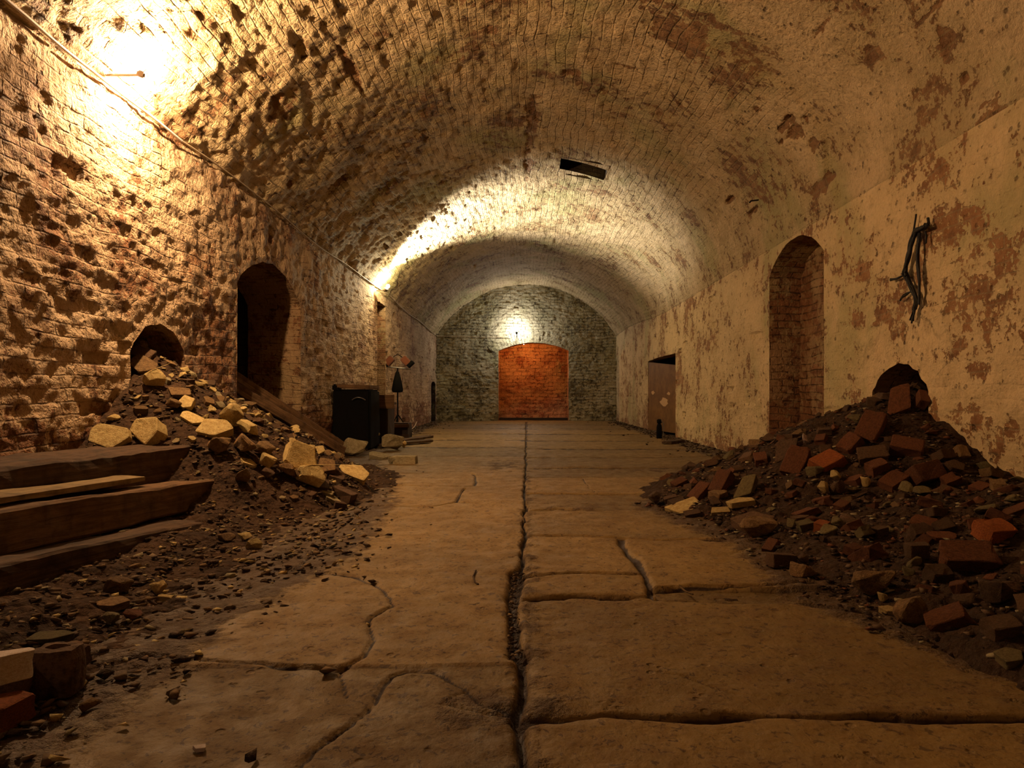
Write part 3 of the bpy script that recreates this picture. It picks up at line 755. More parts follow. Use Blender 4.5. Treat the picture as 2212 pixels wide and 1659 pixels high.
# --- left pile
LR = [
 (642, 992, 84, 62, 'slab', 'stone', 'large smooth pale slab tilted up at the foot of the left rubble heap', 0.35, (.95, .25)),
 (458, 928, 76, 32, 'slab', 'stone', 'pale flat slab lying just left of the pointed stone at the pier base', .1, (.45, 0)),
 (240, 942, 82, 28, 'slab', 'stone', 'pale flat slab against the left wall above the top timber', 0, (.45, 0)),
 (322, 930, 78, 54, 'slab', 'stone', 'blotched pale slab tilted beside the flat slab above the top timber', -.6, (.75, .1)),
 (498, 912, 44, 48, 'rock', 'stone', 'pointed upright stone at the base of the worn brick pier', 0, (.5, .5)),
 (533, 922, 50, 26, 'brick', 'stone', 'split pale stone right of the pointed stone by the dark niche', -.5, None),
 (666, 1036, 66, 32, 'rock', 'stone', 'rounded pale stone just below the large tilted slab', -.3, None),
 (759, 1022, 66, 24, 'slab', 'stone', 'thin pale slab resting at the end of the leaning timbers', 0, (.3, 0)),
 (727, 1034, 32, 14, 'brick', 'brick2', 'small brick piece beside the thin slab at the timber ends', 0, None),
 (783, 958, 76, 34, 'rock', 'grey', 'rounded grey boulder in front of the dark bin', 0, None),
 (766, 978, 62, 30, 'rock', 'grey', 'angular grey stone below the rounded boulder by the timbers', -.2, None),
 (848, 966, 52, 30, 'rock', 'grey', 'wedge shaped grey stone right of the rounded boulder', .3, None),
 (871, 966, 16, 14, 'rock', 'stone', 'tiny pale stone touching the wedge shaped grey stone', 0, None),
 (820, 987, 46, 20, 'slab', 'grey', 'low grey slab between the boulder and the squared stone', 0, None),
 (875, 995, 50, 26, 'whole', 'grey', 'squared grey stone farthest out on the floor from the left wall', 0, (0, 0)),
 (846, 999, 18, 14, 'rock', 'grey', 'small grey stone just left of the squared stone', 0, None),
 (740, 1068, 50, 28, 'whole', 'brick2', 'dark brown brick at the edge of the left heap on the open slab', -.2, (0, 0)),
 (706, 1066, 26, 14, 'brick', 'grey', 'small pale brick bit left of the dark brown brick', 0, None),
 (735, 1094, 28, 24, 'brick', 'brick2', 'half brick standing on the floor below the dark brown brick', .3, None),
 (718, 1080, 34, 10, 'slab', 'grey', 'thin grey flake between the two floor bricks', 0, None),
 (570, 975, 42, 22, 'rock', 'stone2', 'tan stone left of the large tilted slab', 0, None),
 (574, 1003, 42, 30, 'rock', 'stone', 'yellowish chipped stone left of the large tilted slab base', 0, None),
 (520, 968, 56, 34, 'rock', 'stone2', 'dark brown stone under the split pale stone', -.3, None),
 (470, 966, 50, 30, 'rock', 'stone2', 'brown stone at the right end of the top timber', 0, None),
 (312, 790, 62, 26, 'slab', 'stone2', 'wedge shaped slab jammed in the low left arch', -.3, (.3, .25)),
 (334, 826, 46, 28, 'rock', 'stone', 'yellow stone at the mouth of the low left arch', 0, None),
 (312, 768, 56, 22, 'brick', 'brick2', 'dark slab highest in the low left arch', -.2, (.2, .3)),
 (402, 872, 42, 22, 'slab', 'stone', 'small pale slab halfway up the left heap', -.4, (.5, 0)),
 (388, 848, 50, 16, 'slab', 'stone2', 'thin brown slab against the jamb of the low left arch', 0, None),
 (375, 878, 30, 18, 'rock', 'stone2', 'tan stone left of the small pale slab halfway up', 0, None),
 (415, 905, 50, 10, 'slab', 'stone', 'narrow pale flake above the top timber end', 0, None),
 (612, 1022, 40, 24, 'rock', 'stone2', 'brown stone tucked under the large tilted slab', 0, None),
 (535, 1000, 42, 12, 'slab', 'stone', 'thin pale shard lying sideways below the brown stones', -.6, None),
 (522, 1034, 30, 22, 'rock', 'stone2', 'speckled brown stone on the dark gravel slope', 0, None),
 (574, 1030, 30, 20, 'rock', 'brick2', 'reddish stone on the gravel below the yellowish stone', 0, None),
 (706, 1008, 46, 24, 'slab', 'stone2', 'tan slab leaning behind the large tilted slab', -.5, (.4, 0)),
 (690, 1045, 50, 18, 'slab', 'brick2', 'brown slab sliding down right of the rounded pale stone', -.6, None),
 (640, 1028, 30, 22, 'rock', 'stone2', 'curved tan stone left of the rounded pale stone', 0, None),
 (256, 1276, 56, 32, 'rock', 'stone2', 'tan stone below the lowest timber, leftmost of the three there', .1, None),
 (337, 1281, 38, 28, 'rock', 'stone', 'pale knobbly stone below the lowest timber', 0, None),
 (358, 1294, 30, 16, 'brick', 'stone', 'small squared pale stone touching the knobbly stone', 0, (0, 0)),
 (240, 1343, 36, 22, 'rock', 'grey', 'greenish grey stone lying alone on the dirt near the lower left', 0, None),
 (286, 1334, 42, 16, 'rock', 'brick', 'pinkish broken piece beside the greenish grey stone', 0, None),
 (243, 1308, 72, 14, 'slab', 'stone2', 'flat tan flake above the greenish grey stone', 0, None),
 (548, 1182, 34, 18, 'rock', 'stone', 'small tan stone on the dirt beside the floor slab, the nearest of three', 0, None),
 (487, 1164, 36, 14, 'rock', 'stone2', 'brown stone on the dirt at the lowest timber end', 0, None),
 (525, 1163, 36, 14, 'rock', 'stone', 'pale stone right of the brown one at the lowest timber end', 0, None),
 (100, 1382, 90, 26, 'slab', 'olive', 'flat olive slab on the dirt behind the hollow brick', .3, None),
 (430, 1617, 28, 12, 'slab', 'white', 'small pale brick chip alone on the slab at the bottom', .1, (0, 0)),
]
for (px, py, w, hh, k, m, lab, yaw, tilt) in LR:
    rock_at(hmoundL, px, py, w, hh, k, m, lab, yaw=yaw, tilt=tilt, cat=('brick' if k in ('brick', 'whole') and 'brick' in lab else 'stone'))
# --- right pile
RR = [
 (1478, 1098, 76, 22, 'slab', 'stone', 'pale triangular slab at the left tip of the right heap', -.2, (.35, 0)),
 (1497, 1112, 36, 20, 'brick', 'brick2', 'brown half brick under the pale triangular slab', 0, None),
 (1598, 1086, 60, 20, 'slab', 'stone', 'second pale slab just right of the triangular one', 0, None),
 (1556, 1105, 44, 12, 'slab', 'stone', 'thin pale flake between the two pale slabs', 0, None),
 (1562, 1044, 58, 34, 'whole', 'brick', 'red brown brick tilted on the far left slope of the right heap', .6, (.1, -.5)),
 (1615, 1054, 66, 30, 'slab', 'olive', 'olive slab lying beside the tilted red brown brick', .5, (.1, -.5)),
 (1515, 1064, 52, 28, 'brick', 'brick', 'rusty brick at the far foot of the right heap', .5, (.1, -.3)),
 (1450, 1078, 30, 16, 'brick', 'brick2', 'small dark brick at the very tip of the right heap', 0, None),
 (1412, 1085, 34, 24, 'rock', 'wood_d', 'dark lump alone on the slab left of the right heap tip', 0, None),
 (1465, 1086, 38, 20, 'brick', 'brick2', 'dull brick behind the pale triangular slab', .3, None),
 (1775, 1140, 40, 34, 'brick', 'orange', 'bright red brick in the middle of the right heap', .8, None),
 (1745, 1135, 42, 24, 'brick', 'olive', 'olive brick touching the bright red one', 0, None),
 (1710, 1136, 28, 16, 'rock', 'olive', 'small greenish stone left of the olive brick', 0, None),
 (1812, 1140, 30, 26, 'rock', 'olive', 'angular tan stone right of the bright red brick', .6, None),
 (1788, 1000, 72, 40, 'brick', 'orange', 'orange brick catching light on the left slope of the right heap', .4, (.2, -.3)),
 (1720, 1000, 72, 42, 'whole', 'brick', 'reddish brick standing on edge left of the orange lit brick', .7, (.3, -.5)),
 (1700, 978, 70, 26, 'slab', 'brick2', 'long thin stone propped on the slope before the tall right niche', .7, (.1, -.5)),
 (1805, 1036, 24, 22, 'rock', 'stone', 'small pale diamond shaped stone on the right heap', .7, None),
 (1778, 1062, 26, 24, 'rock', 'stone', 'pale crumbly stone below the diamond shaped one', .4, None),
 (1810, 1060, 32, 26, 'rock', 'brick2', 'round tan brick lump right of the pale crumbly stone', 0, None),
 (1872, 1046, 22, 20, 'rock', 'stone', 'small whitish stone on the dark upper slope of the right heap', .3, None),
 (1742, 955, 10, 22, 'rock', 'white', 'tiny white chip at the rim of the right heap', 0, None),
 (1960, 968, 62, 46, 'whole', 'brick', 'large brown brick high on the right heap', -.6, (.4, .3)),
 (2036, 985, 34, 44, 'whole', 'brick2', 'dark upright brick at the right edge of the heap against the wall', .2, (.9, 0)),
 (2000, 1022, 66, 52, 'whole', 'brick', 'big rusty brick below the dark upright brick', .2, (.7, .1)),
 (2060, 1040, 40, 40, 'brick', 'brick', 'dark red brick wedged at the wall below the upright brick', 0, (.5, 0)),
 (1880, 925, 74, 40, 'whole', 'brick', 'rust coloured brick on the ridge below the low right arch', .7, (.1, -.6)),
 (1840, 960, 56, 40, 'brick', 'brick', 'chipped brick on the ridge left of the rust coloured brick', .4, (.2, -.4)),
 (1890, 985, 60, 40, 'brick', 'brick2', 'brown brick in the centre of the upper right heap', -.4, (.4, .1)),
 (1945, 868, 84, 40, 'slab', 'brick', 'large reddish slab sliding out of the low right arch', .7, (.1, -.6)),
 (1986, 868, 34, 56, 'whole', 'brick', 'brick leaning on the right jamb of the low right arch', 1.2, (.2, -.5)),
 (1900, 1010, 50, 36, 'brick', 'brick', 'reddish lump left of the big rusty brick', .2, None),
 (1930, 1040, 60, 30, 'brick', 'brick', 'red brown brick under the big rusty brick', .5, None),
 (2150, 1150, 84, 50, 'brick', 'orange', 'orange broken brick with a scooped top near the right edge', .3, (.3, .1)),
 (2096, 1208, 104, 70, 'brick', 'brick', 'largest red brick lying in the lower right of the heap', -.35, (.35, .1)),
 (2028, 1246, 60, 54, 'brick', 'brick2', 'brown stone left of the largest red brick', .2, (.4, 0)),
 (1992, 1148, 46, 40, 'brick', 'brick2', 'dull squared brick right of the heap centre', 0, (.8, 0)),
 (2044, 1138, 48, 24, 'brick', 'brick2', 'pale edged brick right of the dull squared one', .1, (.5, 0)),
 (2036, 1160, 56, 22, 'slab', 'brick', 'flat reddish piece beneath the pale edged brick', 0, (.3, 0)),
 (1985, 1190, 50, 40, 'brick', 'brick2', 'dark brown lump beneath the dull squared brick', 0, None),
 (2080, 1278, 54, 52, 'brick', 'brick', 'dark red brick below the largest red brick', 1.0, None),
 (1892, 1272, 92, 44, 'rock', 'stone2', 'wide brown stone at the near edge of the right heap', -.2, None),
 (1968, 1334, 72, 50, 'rock', 'stone2', 'brown rock on the floor edge right of the wide stone', 0, None),
 (1908, 1294, 22, 16, 'rock', 'stone', 'small pale pebble in front of the wide brown stone', 0, None),
 (1922, 1322, 40, 14, 'slab', 'stone', 'thin yellow flake on the floor before the brown rock', 0, None),
 (2172, 1356, 84, 44, 'brick', 'brick2', 'dark brick in the lower right corner of the heap', .1, None),
 (2180, 1426, 66, 20, 'slab', 'olive', 'olive slab at the bottom right edge of the frame', .1, None),
 (2150, 1290, 70, 40, 'rock', 'wood_d', 'blackish stone in the shade at the lower right', 0, None),
 (1688, 1212, 56, 40, 'whole', 'brick2', 'brown brick at the floor edge below the heap centre', .2, None),
 (1668, 1180, 40, 24, 'brick', 'brick', 'tilted reddish brick on the slab edge of the right heap', .6, (.2, -.4)),
 (1735, 1215, 30, 20, 'rock', 'brick2', 'small lump right of the brown floor edge brick', 0, None),
 (1728, 1240, 60, 24, 'rock', 'stone2', 'low stone half buried by the floor joint at the right heap', 0, None),
 (1748, 1244, 26, 12, 'brick', 'stone', 'small pale squared chip on the half buried low stone', 0, None),
 (1870, 1150, 34, 40, 'brick', 'olive', 'greyish brick standing on end at mid heap', .2, (.9, 0)),
 (1900, 1150, 36, 30, 'brick', 'brick2', 'brown wedge right of the greyish standing brick', .4, None),
 (1845, 1188, 44, 24, 'brick', 'brick', 'rusty piece in the gravel below mid heap', .6, None),
 (1630, 1130, 90, 30, 'slab', 'brick2', 'broad dark slab low on the left part of the right heap', 0, (.3, 0)),
 (1640, 1150, 80, 34, 'rock', 'stone2', 'wide dark stone below the broad dark slab', 0, None),
 (1745, 1108, 56, 20, 'brick', 'brick', 'long red brick lying above the bright red one', 0, None),
 (1820, 1095, 40, 26, 'brick', 'brick', 'reddish brick right of the long red brick', .7, None),
]
for (px, py, w, hh, k, m, lab, yaw, tilt) in RR:
    rock_at(hmoundR, px, py, w, hh, k, m, lab, yaw=yaw, tilt=tilt, cat=('brick' if 'brick' in lab else 'stone'))

# --- the many lookalike pieces between them
def scatter(fn, n, xr, yr, cond, sizes, kinds, zones, seed, name='broken_brick', cat='brick', gap=True):
    r = random.Random(seed); c = 0; tries = 0
    while c < n and tries < n*60:
        tries += 1
        x = r.uniform(*xr); y = r.uniform(*yr)
        if not cond(x, y, r): continue
        k, m = r.choice(kinds); pool = {'rock': ROCKS, 'slab': SLABS, 'brick': BRICKS, 'whole': WHOLE}[k]
        s = r.uniform(*sizes)*r.uniform(.75, 1.2)
        if gap and not free(x, y, s*.42): continue
        placed.append((x, y, s*.42))
        z = surf(fn, x, y); nn = snorm(fn, x, y).lerp(Vector((0, 0, 1)), .3).normalized()
        size = (s, s*r.uniform(.5, .75), s*r.uniform(.28, .5)) if k != 'rock' else (s, s*r.uniform(.6, .9), s*r.uniform(.5, .8))
        lab, grp = zones(x, y)
        place({'rock': 'stone', 'slab': 'flat_stone'}.get(k, name), pool[r.randrange(len(pool))], M[m], Vector((x, y, z))+nn*size[2]*.25, size, r.uniform(-3.1, 3.1), (r.uniform(-.5, .5), r.uniform(-.5, .5)), nn, lab, {'rock': 'stone', 'slab': 'stone'}.get(k, cat), grp)
        c += 1
    return c
def zR(x, y):
    if y > 7.2*h: return ('loose brick rubble piece on the far slope of the right heap', 'rubble on the far slope of the right heap')
    if y > 5.6*h and x > 2.6*h: return ('loose brick rubble piece on the steep upper part of the right heap below the arch', 'rubble on the upper part of the right heap')
    if y > 4.4*h: return ('loose brick rubble piece on the middle slope of the right heap', 'rubble on the middle slope of the right heap')
    return ('loose brick rubble piece on the shaded near part of the right heap', 'rubble on the near part of the right heap')
def condR(x, y, r):
    z = surf(hmoundR, x, y)
    if x > W-.06 and not (RA[0][0]+.05 < y < RA[0][1]-.05): return False
    return z > .03 and r.random() < .35+.65*min(1, z/(.5*h))
scatter(hmoundR, 300, (.9*h, 3.9*h), (2.2*h, 9.2*h), condR, (.06, .145), [('brick', 'brick'), ('brick', 'brick2'), ('rock', 'brick'), ('rock', 'brick2'), ('brick', 'stone2'), ('slab', 'brick2'), ('rock', 'olive'), ('brick', 'brick')], zR, 5)
def zL(x, y):
    if x < -2.9*h: return ('loose small stone on the upper left heap near the low arch', 'stones on the upper left heap')
    return ('loose small stone on the lower slope of the left heap', 'stones on the lower left heap')
def condL(x, y, r):
    z = surf(hmoundL, x, y)
    if y < 5.6*h and x < -2.1*h: return False
    if x < -W+.05 and not (LA[0][0]+.05 < y < LA[0][1]-.05): return False
    return z > .10 and y < 9.3*h
scatter(hmoundL, 290, (-3.9*h, -1.4*h), (4.6*h, 9.3*h), condL, (.04, .13), [('rock', 'stone2'), ('rock', 'stone'), ('slab', 'stone2'), ('brick', 'brick2'), ('rock', 'grey'), ('slab', 'stone')], zL, 6)

# --- gravel nobody could count
def gravel(name, fn, n, xr, yr, dens, sizes, mats, label, seed):
    r = np.random.RandomState(seed); base = []
    for k in range(6):
        rr = random.Random(k+500); pts = [Vector((rr.gauss(0, 1), rr.gauss(0, 1), rr.gauss(0, .7))).normalized()*.5 for _ in range(8)]
        bm = bmesh.new(); [bm.verts.new(p) for p in pts]; bmesh.ops.convex_hull(bm, input=bm.verts[:])
        bmesh.ops.delete(bm, geom=[v for v in bm.verts if not v.link_faces], context='VERTS'); bmesh.ops.triangulate(bm, faces=bm.faces[:])
        bm.verts.index_update(); base.append((np.array([v.co[:] for v in bm.verts]), np.array([[v.index for v in f.verts] for f in bm.faces]))); bm.free()
    x = r.uniform(*xr, n*3); y = r.uniform(yr[0], yr[1], n*3); keep = r.rand(n*3) < dens(x, y); x = x[keep][:n]; y = y[keep][:n]
    z = np.maximum(fn(x, y), 0)
    V = []; Fc = []; MI = []; off = 0
    sz = sizes[0]+(sizes[1]-sizes[0])*r.rand(len(x))**2.5
    for i in range(len(x)):
        b, f = base[i % 6]; a = r.rand()*6.28; c, s = math.cos(a), math.sin(a)
        q = b*np.array([sz[i], sz[i]*r.uniform(.5, .9), sz[i]*r.uniform(.3, .6)])
        q = np.stack([q[:, 0]*c-q[:, 1]*s, q[:, 0]*s+q[:, 1]*c, q[:, 2]+.25*q[:, 0]*r.uniform(-1, 1)], 1)+np.array([x[i], y[i], z[i]+sz[i]*.12])
        V.append(q); Fc.append(f+off); off += len(q); MI += [min(len(mats)-1, int(r.rand()**1.8*len(mats)))]*len(f)
    V = np.concatenate(V); Fc = np.concatenate(Fc)
    me = bpy.data.meshes.new(name); me.vertices.add(len(V)); me.vertices.foreach_set('co', V.astype(np.float32).reshape(-1))
    me.loops.add(Fc.size); me.loops.foreach_set('vertex_index', Fc.astype(np.int32).reshape(-1))
    me.polygons.add(len(Fc)); me.polygons.foreach_set('loop_start', np.arange(0, Fc.size, 3, dtype=np.int32)); me.update(calc_edges=True)
    for m in mats: me.materials.append(M[m])
    me.polygons.foreach_set('material_index', np.array(MI, np.int32)); me.validate()
    o = put(name, me, None); return tag(o, label, 'gravel', kind='stuff')
def dL(x, y):
    f = np.interp(y, [0, 2.2*h, 3.3*h, 4.2*h, 6.4*h, 9.3*h, 11*h, 27*h], [-1.45*h, -1.42*h, -1.35*h, -1.15*h, -1.45*h, -2.2*h, -3.0*h, -3.4*h])
    d = sstep(f+.30*h, f-.35*h, x+.12*vnoise(x*3, y*3, 0*x, 4)); return (.012+.988*d)*sstep(f+1.0*h, f+.2*h, x)
def dR(x, y):
    f = np.interp(y, [0, 2.4*h, 3.3*h, 4.5*h, 6.2*h, 7.5*h, 9.4*h, 14*h, 27*h], [1.95*h, 1.80*h, 1.45*h, 1.5*h, 1.1*h, 1.95*h, 3.0*h, 3.25*h, 3.45*h])
    return sstep(f-.18*h, f+.3*h, x+.12*vnoise(x*3, y*3, 0*x, 5))
gravel('gravel', hmoundL, 11000, (-W+.03, -.6*h), (1.4*h, 9.6*h), dL, (.009, .065), ['gravel', 'earth', 'stone2', 'grey', 'stone2', 'stone'], 'brown gravel and stone chips over the dirt along the left side', 1)
gravel('gravel', hmoundR, 11000, (.8*h, W-.03), (1.6*h, 9.6*h), dR, (.009, .06), ['earth2', 'gravel', 'brick2', 'brick', 'grey'], 'dark gravel and brick chips covering the right heap', 2)
def zero(x, y): return 0*x
gravel('gravel', zero, 1400, (-W+.02, -2.4*h), (9*h, 26*h), lambda x, y: sstep(-2.7*h, -3.4*h, x)*.9+.02, (.01, .08), ['earth', 'gravel', 'stone2', 'grey'], 'debris strewn along the foot of the far left wall', 3)
gravel('gravel', zero, 1800, (2.3*h, W-.02), (9*h, 26*h), lambda x, y: sstep(2.9*h, 3.4*h, x)*.9+.02, (.01, .09), ['earth2', 'gravel', 'brick2', 'grey'], 'debris strewn along the foot of the far right wall', 4)
jx = [gp(*p) for p in ((1110, 1430), (1104, 1340), (1106, 1290), (1118, 1235))]
gravel('gravel', lambda x, y: 0*x-.02, 260, (jx[0][0]-.03, jx[3][0]+.03), (jx[0][1], jx[3][1]), lambda x, y: np.exp(-((x-np.interp(y, [p[1] for p in jx], [p[0] for p in jx]))/.018)**2), (.008, .03), ['earth', 'gravel', 'stone2'], 'broken crumbs filling the wide part of the centre floor joint', 5)

# ------------------------------------------------------------------ beams and boards
def beam_mesh(A, B, w, t, up=Vector((0, 0, 1)), sag=0.0, seed=0, rough=.008, nseg=40, taper=1.0, chip=.0, twist=0.0):
    """squared timber from A to B; local x along it. returns (mesh, matrix)"""
    A = Vector(A); B = Vector(B); L = (B-A).length; d = (B-A)/L
    side = up.cross(d).normalized(); u2 = d.cross(side).normalized()
    bm = bmesh.new(); r = random.Random(seed); rings = []
    prof = []
    for (sx, sz) in ((-1, -1), (1, -1), (1, 1), (-1, 1)):
        nx = (1, 0) if sx*sz > 0 else (0, 1)
        prof.append((sx, sz))
    loop = []
    for i in range(4):
        a = prof[i]; b = prof[(i+1) % 4]
        for k in range(5):
            s = .06+.88*k/4; loop.append((a[0]+(b[0]-a[0])*s, a[1]+(b[1]-a[1])*s))
    for i in range(nseg+1):
        f = i/nseg; x = f*L; q = 1+(taper-1)*f; ring = []
        tw = twist*(f-.5)
        for (a, b) in loop:
            y = a*w/2*q; z = b*t/2*q
            n = float(vnoise(x*3+seed, y*9, z*9, seed))*rough+float(vnoise(x*14, y*26+seed, z*26, seed+4))*rough*.4
            y += a*n; z += b*n
            if (i < 2 or i > nseg-2): x2 = x+float(vnoise(y*20, z*20, seed, 3))*.03*chip
            else: x2 = x
            y, z = y*math.cos(tw)-z*math.sin(tw), y*math.sin(tw)+z*math.cos(tw)
            ring.append(bm.verts.new((x2, y, z+sag*4*f*(1-f))))
        rings.append(ring)
    m = len(loop)
    for i in range(nseg):
        for k in range(m): bm.faces.new((rings[i][k], rings[i+1][k], rings[i+1][(k+1) % m], rings[i][(k+1) % m]))
    bm.faces.new(rings[0]); bm.faces.new(rings[-1][::-1]); bmesh.ops.recalc_face_normals(bm, faces=bm.faces[:])
    me = bpy.data.meshes.new('beam'); bm.to_mesh(me); bm.free()
    mat = Matrix((( d.x, side.x, u2.x, A.x), (d.y, side.y, u2.y, A.y), (d.z, side.z, u2.z, A.z), (0, 0, 0, 1)))
    return me, mat
def beam(name, A, B, w, t, mat, label, cat, **kw):
    me, mx = beam_mesh(A, B, w, t, **kw); me.name = name; me.materials.append(M[mat])
    o = put(name, me, None); o.matrix_world = mx
    return tag(o, label, cat)
def V3(x, y, z): return Vector((x*h, y*h, z*h))
beam('old_timber', V3(-3.25, 2.4, .43), V3(-3.12, 6.9, .40), .66*h, .30*h, 'wood_d', 'topmost dark timber beam of the left stack lying along the wall', 'timber', sag=.03, seed=1, rough=.02, chip=1)
beam('short_board', V3(-2.76, 3.3, .475), V3(-2.76, 4.65, .425), .24*h, .04*h, 'wood_p', 'short pale board lying on the stack between the two upper beams', 'board', seed=2, rough=.008, chip=1)
beam('old_timber', V3(-2.74, 1.5, .38), V3(-2.64, 6.4, .13), .26*h, .22*h, 'wood_m', 'brown middle timber beam of the left stack with a pale front face', 'timber', sag=.035, seed=3, rough=.012, chip=1)
beam('old_timber', V3(-2.55, 1.5, .20), V3(-2.43, 4.85, .0), .24*h, .20*h, 'wood_d', 'lowest dark timber beam of the left stack on the dirt', 'timber', sag=.02, seed=4, rough=.012, chip=1)
# fallen timbers leaning out of the tall niche
beam('leaning_timber', V3(-3.88, 8.42, 1.00), V3(-2.98, 10.05, .02), .26*h, .20*h, 'wood_d', 'front leaning timber sliding out of the tall left niche', 'timber', seed=5, rough=.01, chip=1)
beam('leaning_timber', V3(-3.95, 8.75, 1.17), V3(-2.95, 10.65, .12), .20*h, .14*h, 'wood_m', 'lit brown timber leaning just behind the front one in the tall left niche', 'timber', seed=6, rough=.01, chip=1)
beam('leaning_timber', V3(-4.05, 9.1, 1.30), V3(-3.08, 11.2, .13), .20*h, .14*h, 'wood_m', 'rearmost leaning timber against the tall left niche jamb', 'timber', seed=7, rough=.01, chip=1)
beam('leaning_board', V3(-3.55, 8.7, .55), V3(-2.72, 9.75, .03), .16*h, .05*h, 'wood_d', 'dark low board under the leaning timbers at the tall left niche', 'board', seed=8, rough=.008, chip=1)

# ------------------------------------------------------------------ generic parts
def box(name, c, s, mat, parent=None, bev=.008, rot=None, rough=0.0, seed=0):
    bm = bmesh.new(); bmesh.ops.create_cube(bm, size=1, matrix=Matrix.LocRotScale(Vector(c), rot, Vector(s)))
    if bev: bmesh.ops.bevel(bm, geom=bm.edges[:], offset=bev, segments=2, affect='EDGES')
    if rough:
        bmesh.ops.subdivide_edges(bm, edges=bm.edges[:], cuts=2, use_grid_fill=True)
        for v in bm.verts:
            n = float(vnoise(v.co.x*9+seed, v.co.y*9, v.co.z*9, seed)); v.co += Vector((n, float(vnoise(v.co.x*7, v.co.y*7, v.co.z*7, seed+2)), n*.5))*rough
    return bm_obj(name, bm, mat, parent)
def tube(name, pts, rad, mat, parent=None, res=3, smooth=True):
    cu = bpy.data.curves.new(name, 'CURVE'); cu.dimensions = '3D'; cu.bevel_depth = rad; cu.bevel_resolution = res; cu.use_fill_caps = True
    sp = cu.splines.new('NURBS' if smooth and len(pts) > 3 else 'POLY'); sp.points.add(len(pts)-1)
    for i, p in enumerate(pts): sp.points[i].co = (*p, 1)
    if smooth and len(pts) > 3: sp.use_endpoint_u = True; sp.order_u = 3; sp.resolution_u = 4
    o = bpy.data.objects.new(name, cu); C.objects.link(o)
    dg = bpy.context.evaluated_depsgraph_get(); me = bpy.data.meshes.new_from_object(o.evaluated_get(dg)); bpy.data.objects.remove(o); bpy.data.curves.remove(cu)
    me.name = name; me.materials.clear(); me.materials.append(mat)
    return put(name, me, None, parent)
def lathe(name, prof, mat, parent=None, loc=(0, 0, 0), rot=None, n=20):
    bm = bmesh.new(); rings = []
    for (r, z) in prof: rings.append([bm.verts.new((r*math.cos(2*math.pi*k/n), r*math.sin(2*math.pi*k/n), z)) for k in range(n)])
    for i in range(len(prof)-1):
        for k in range(n): bm.faces.new((rings[i][k], rings[i][(k+1) % n], rings[i+1][(k+1) % n], rings[i+1][k]))
    bm.faces.new(rings[0][::-1]); bm.faces.new(rings[-1])
    if rot is not None: bmesh.ops.transform(bm, matrix=rot.to_matrix().to_4x4(), verts=bm.verts[:])
    bmesh.ops.translate(bm, vec=Vector(loc), verts=bm.verts[:])
    o = bm_obj(name, bm, mat, parent, True); return o
def bulb(mat, parent, loc, r=.035):
    bm = bmesh.new(); bmesh.ops.create_icosphere(bm, subdivisions=2, radius=r, matrix=Matrix.Translation(Vector(loc)))
    return bm_obj('bulb', bm, M[mat], parent, True)

# ------------------------------------------------------------------ conduit, cable, lamps
XC = -W+.05
pts = [world(px, py, X=XC) for px, py in ((-700, -560), (-300, -250), (30, 10), (125, 96), (200, 153), (275, 212), (330, 252), (392, 304))]
tag(tube('conduit_pipe', pts, .011, M['conduit']), 'pale straight conduit pipe running along the top of the left wall', 'pipe')
cp = [(392, 304), (440, 335), (500, 378), (560, 425), (610, 465), (640, 492), (672, 520), (706, 545), (740, 565), (765, 583), (795, 606), (818, 622), (842, 638), (862, 660), (885, 680), (905, 692), (925, 710), (943, 725)]
pts = [world(px, py, X=XC) for px, py in cp]; pts = [p for p in pts if p.y < D-.1]
last = world(947, 726, Y=D-.06)
pts += [last, world(1000, 727, Y=D-.06), world(1060, 729, Y=D-.06), world(1104, 728, Y=D-.06)]
tag(tube('power_cable', pts, .009, M['cable']), 'thin pale cable sagging along the left vault edge to the end wall', 'cable')

def bulkhead(loc, label, bmat, br=.035, housing=True):
    t = empty('wall_lamp', loc, label, 'lamp')
    return t
# lamp one: bulb standing on a dark holder, seen against its own glare
L1 = V3(-3.25, 5.86, 3.80)
t = empty('wall_lamp', L1, 'glaring warm lamp on a bracket at the top of the near left wall', 'lamp')
bulb('bulb1', t, (0, 0, 0), .035)
lathe('lamp_holder', [(.014, 0), (.018, .02), (.018, .06), (.014, .08)], M['conduit'], t, (-.005, -.03, -.015), Euler((1.9, 0, -.2)))
box('junction_box', (-.02, -.125, -.055), (.06, .05, .045), M['conduit'], t, .01, Euler((.2, .3, .2)).to_quaternion())
box('mounting_arm', (-.13, -.125, -.06), (.24, .018, .015), M['conduit'], t, .004)
box('cover_flap', (.015, -.13, -.03), (.04, .05, .005), M['conduit'], t, .002, Euler((.3, -.6, .2)).to_quaternion())
# lamp two: small flood lamp at the vault edge
L2 = world(838, 618, X=-W+.26)
t = empty('flood_lamp', L2, 'small glaring flood lamp at the middle of the left vault edge', 'lamp')
bulb('bulb2', t, (0, 0, 0), .035)
lathe('lamp_shade', [(.030, -.03), (.05, -.02), (.055, .03), (.03, .05)], M['steel'], t, (-.05, .02, -.075), Euler((0, -.4, 0)))
ld = bpy.data.lights.new('flood_beam', 'SPOT'); ld.energy = 2300; ld.color = (1, .93, .80); ld.spot_size = math.radians(96); ld.spot_blend = .8; ld.shadow_soft_size = .05
lo = bpy.data.objects.new('flood_beam', ld); C.objects.link(lo); lo.parent = t; lo.location = (.06, -.02, .05)
lo.rotation_euler = Vector((.78, .0, .66)).to_track_quat('-Z', 'Y').to_euler()
box('bracket', (-.14, .02, -.09), (.20, .025, .02), M['steel'], t, .003)
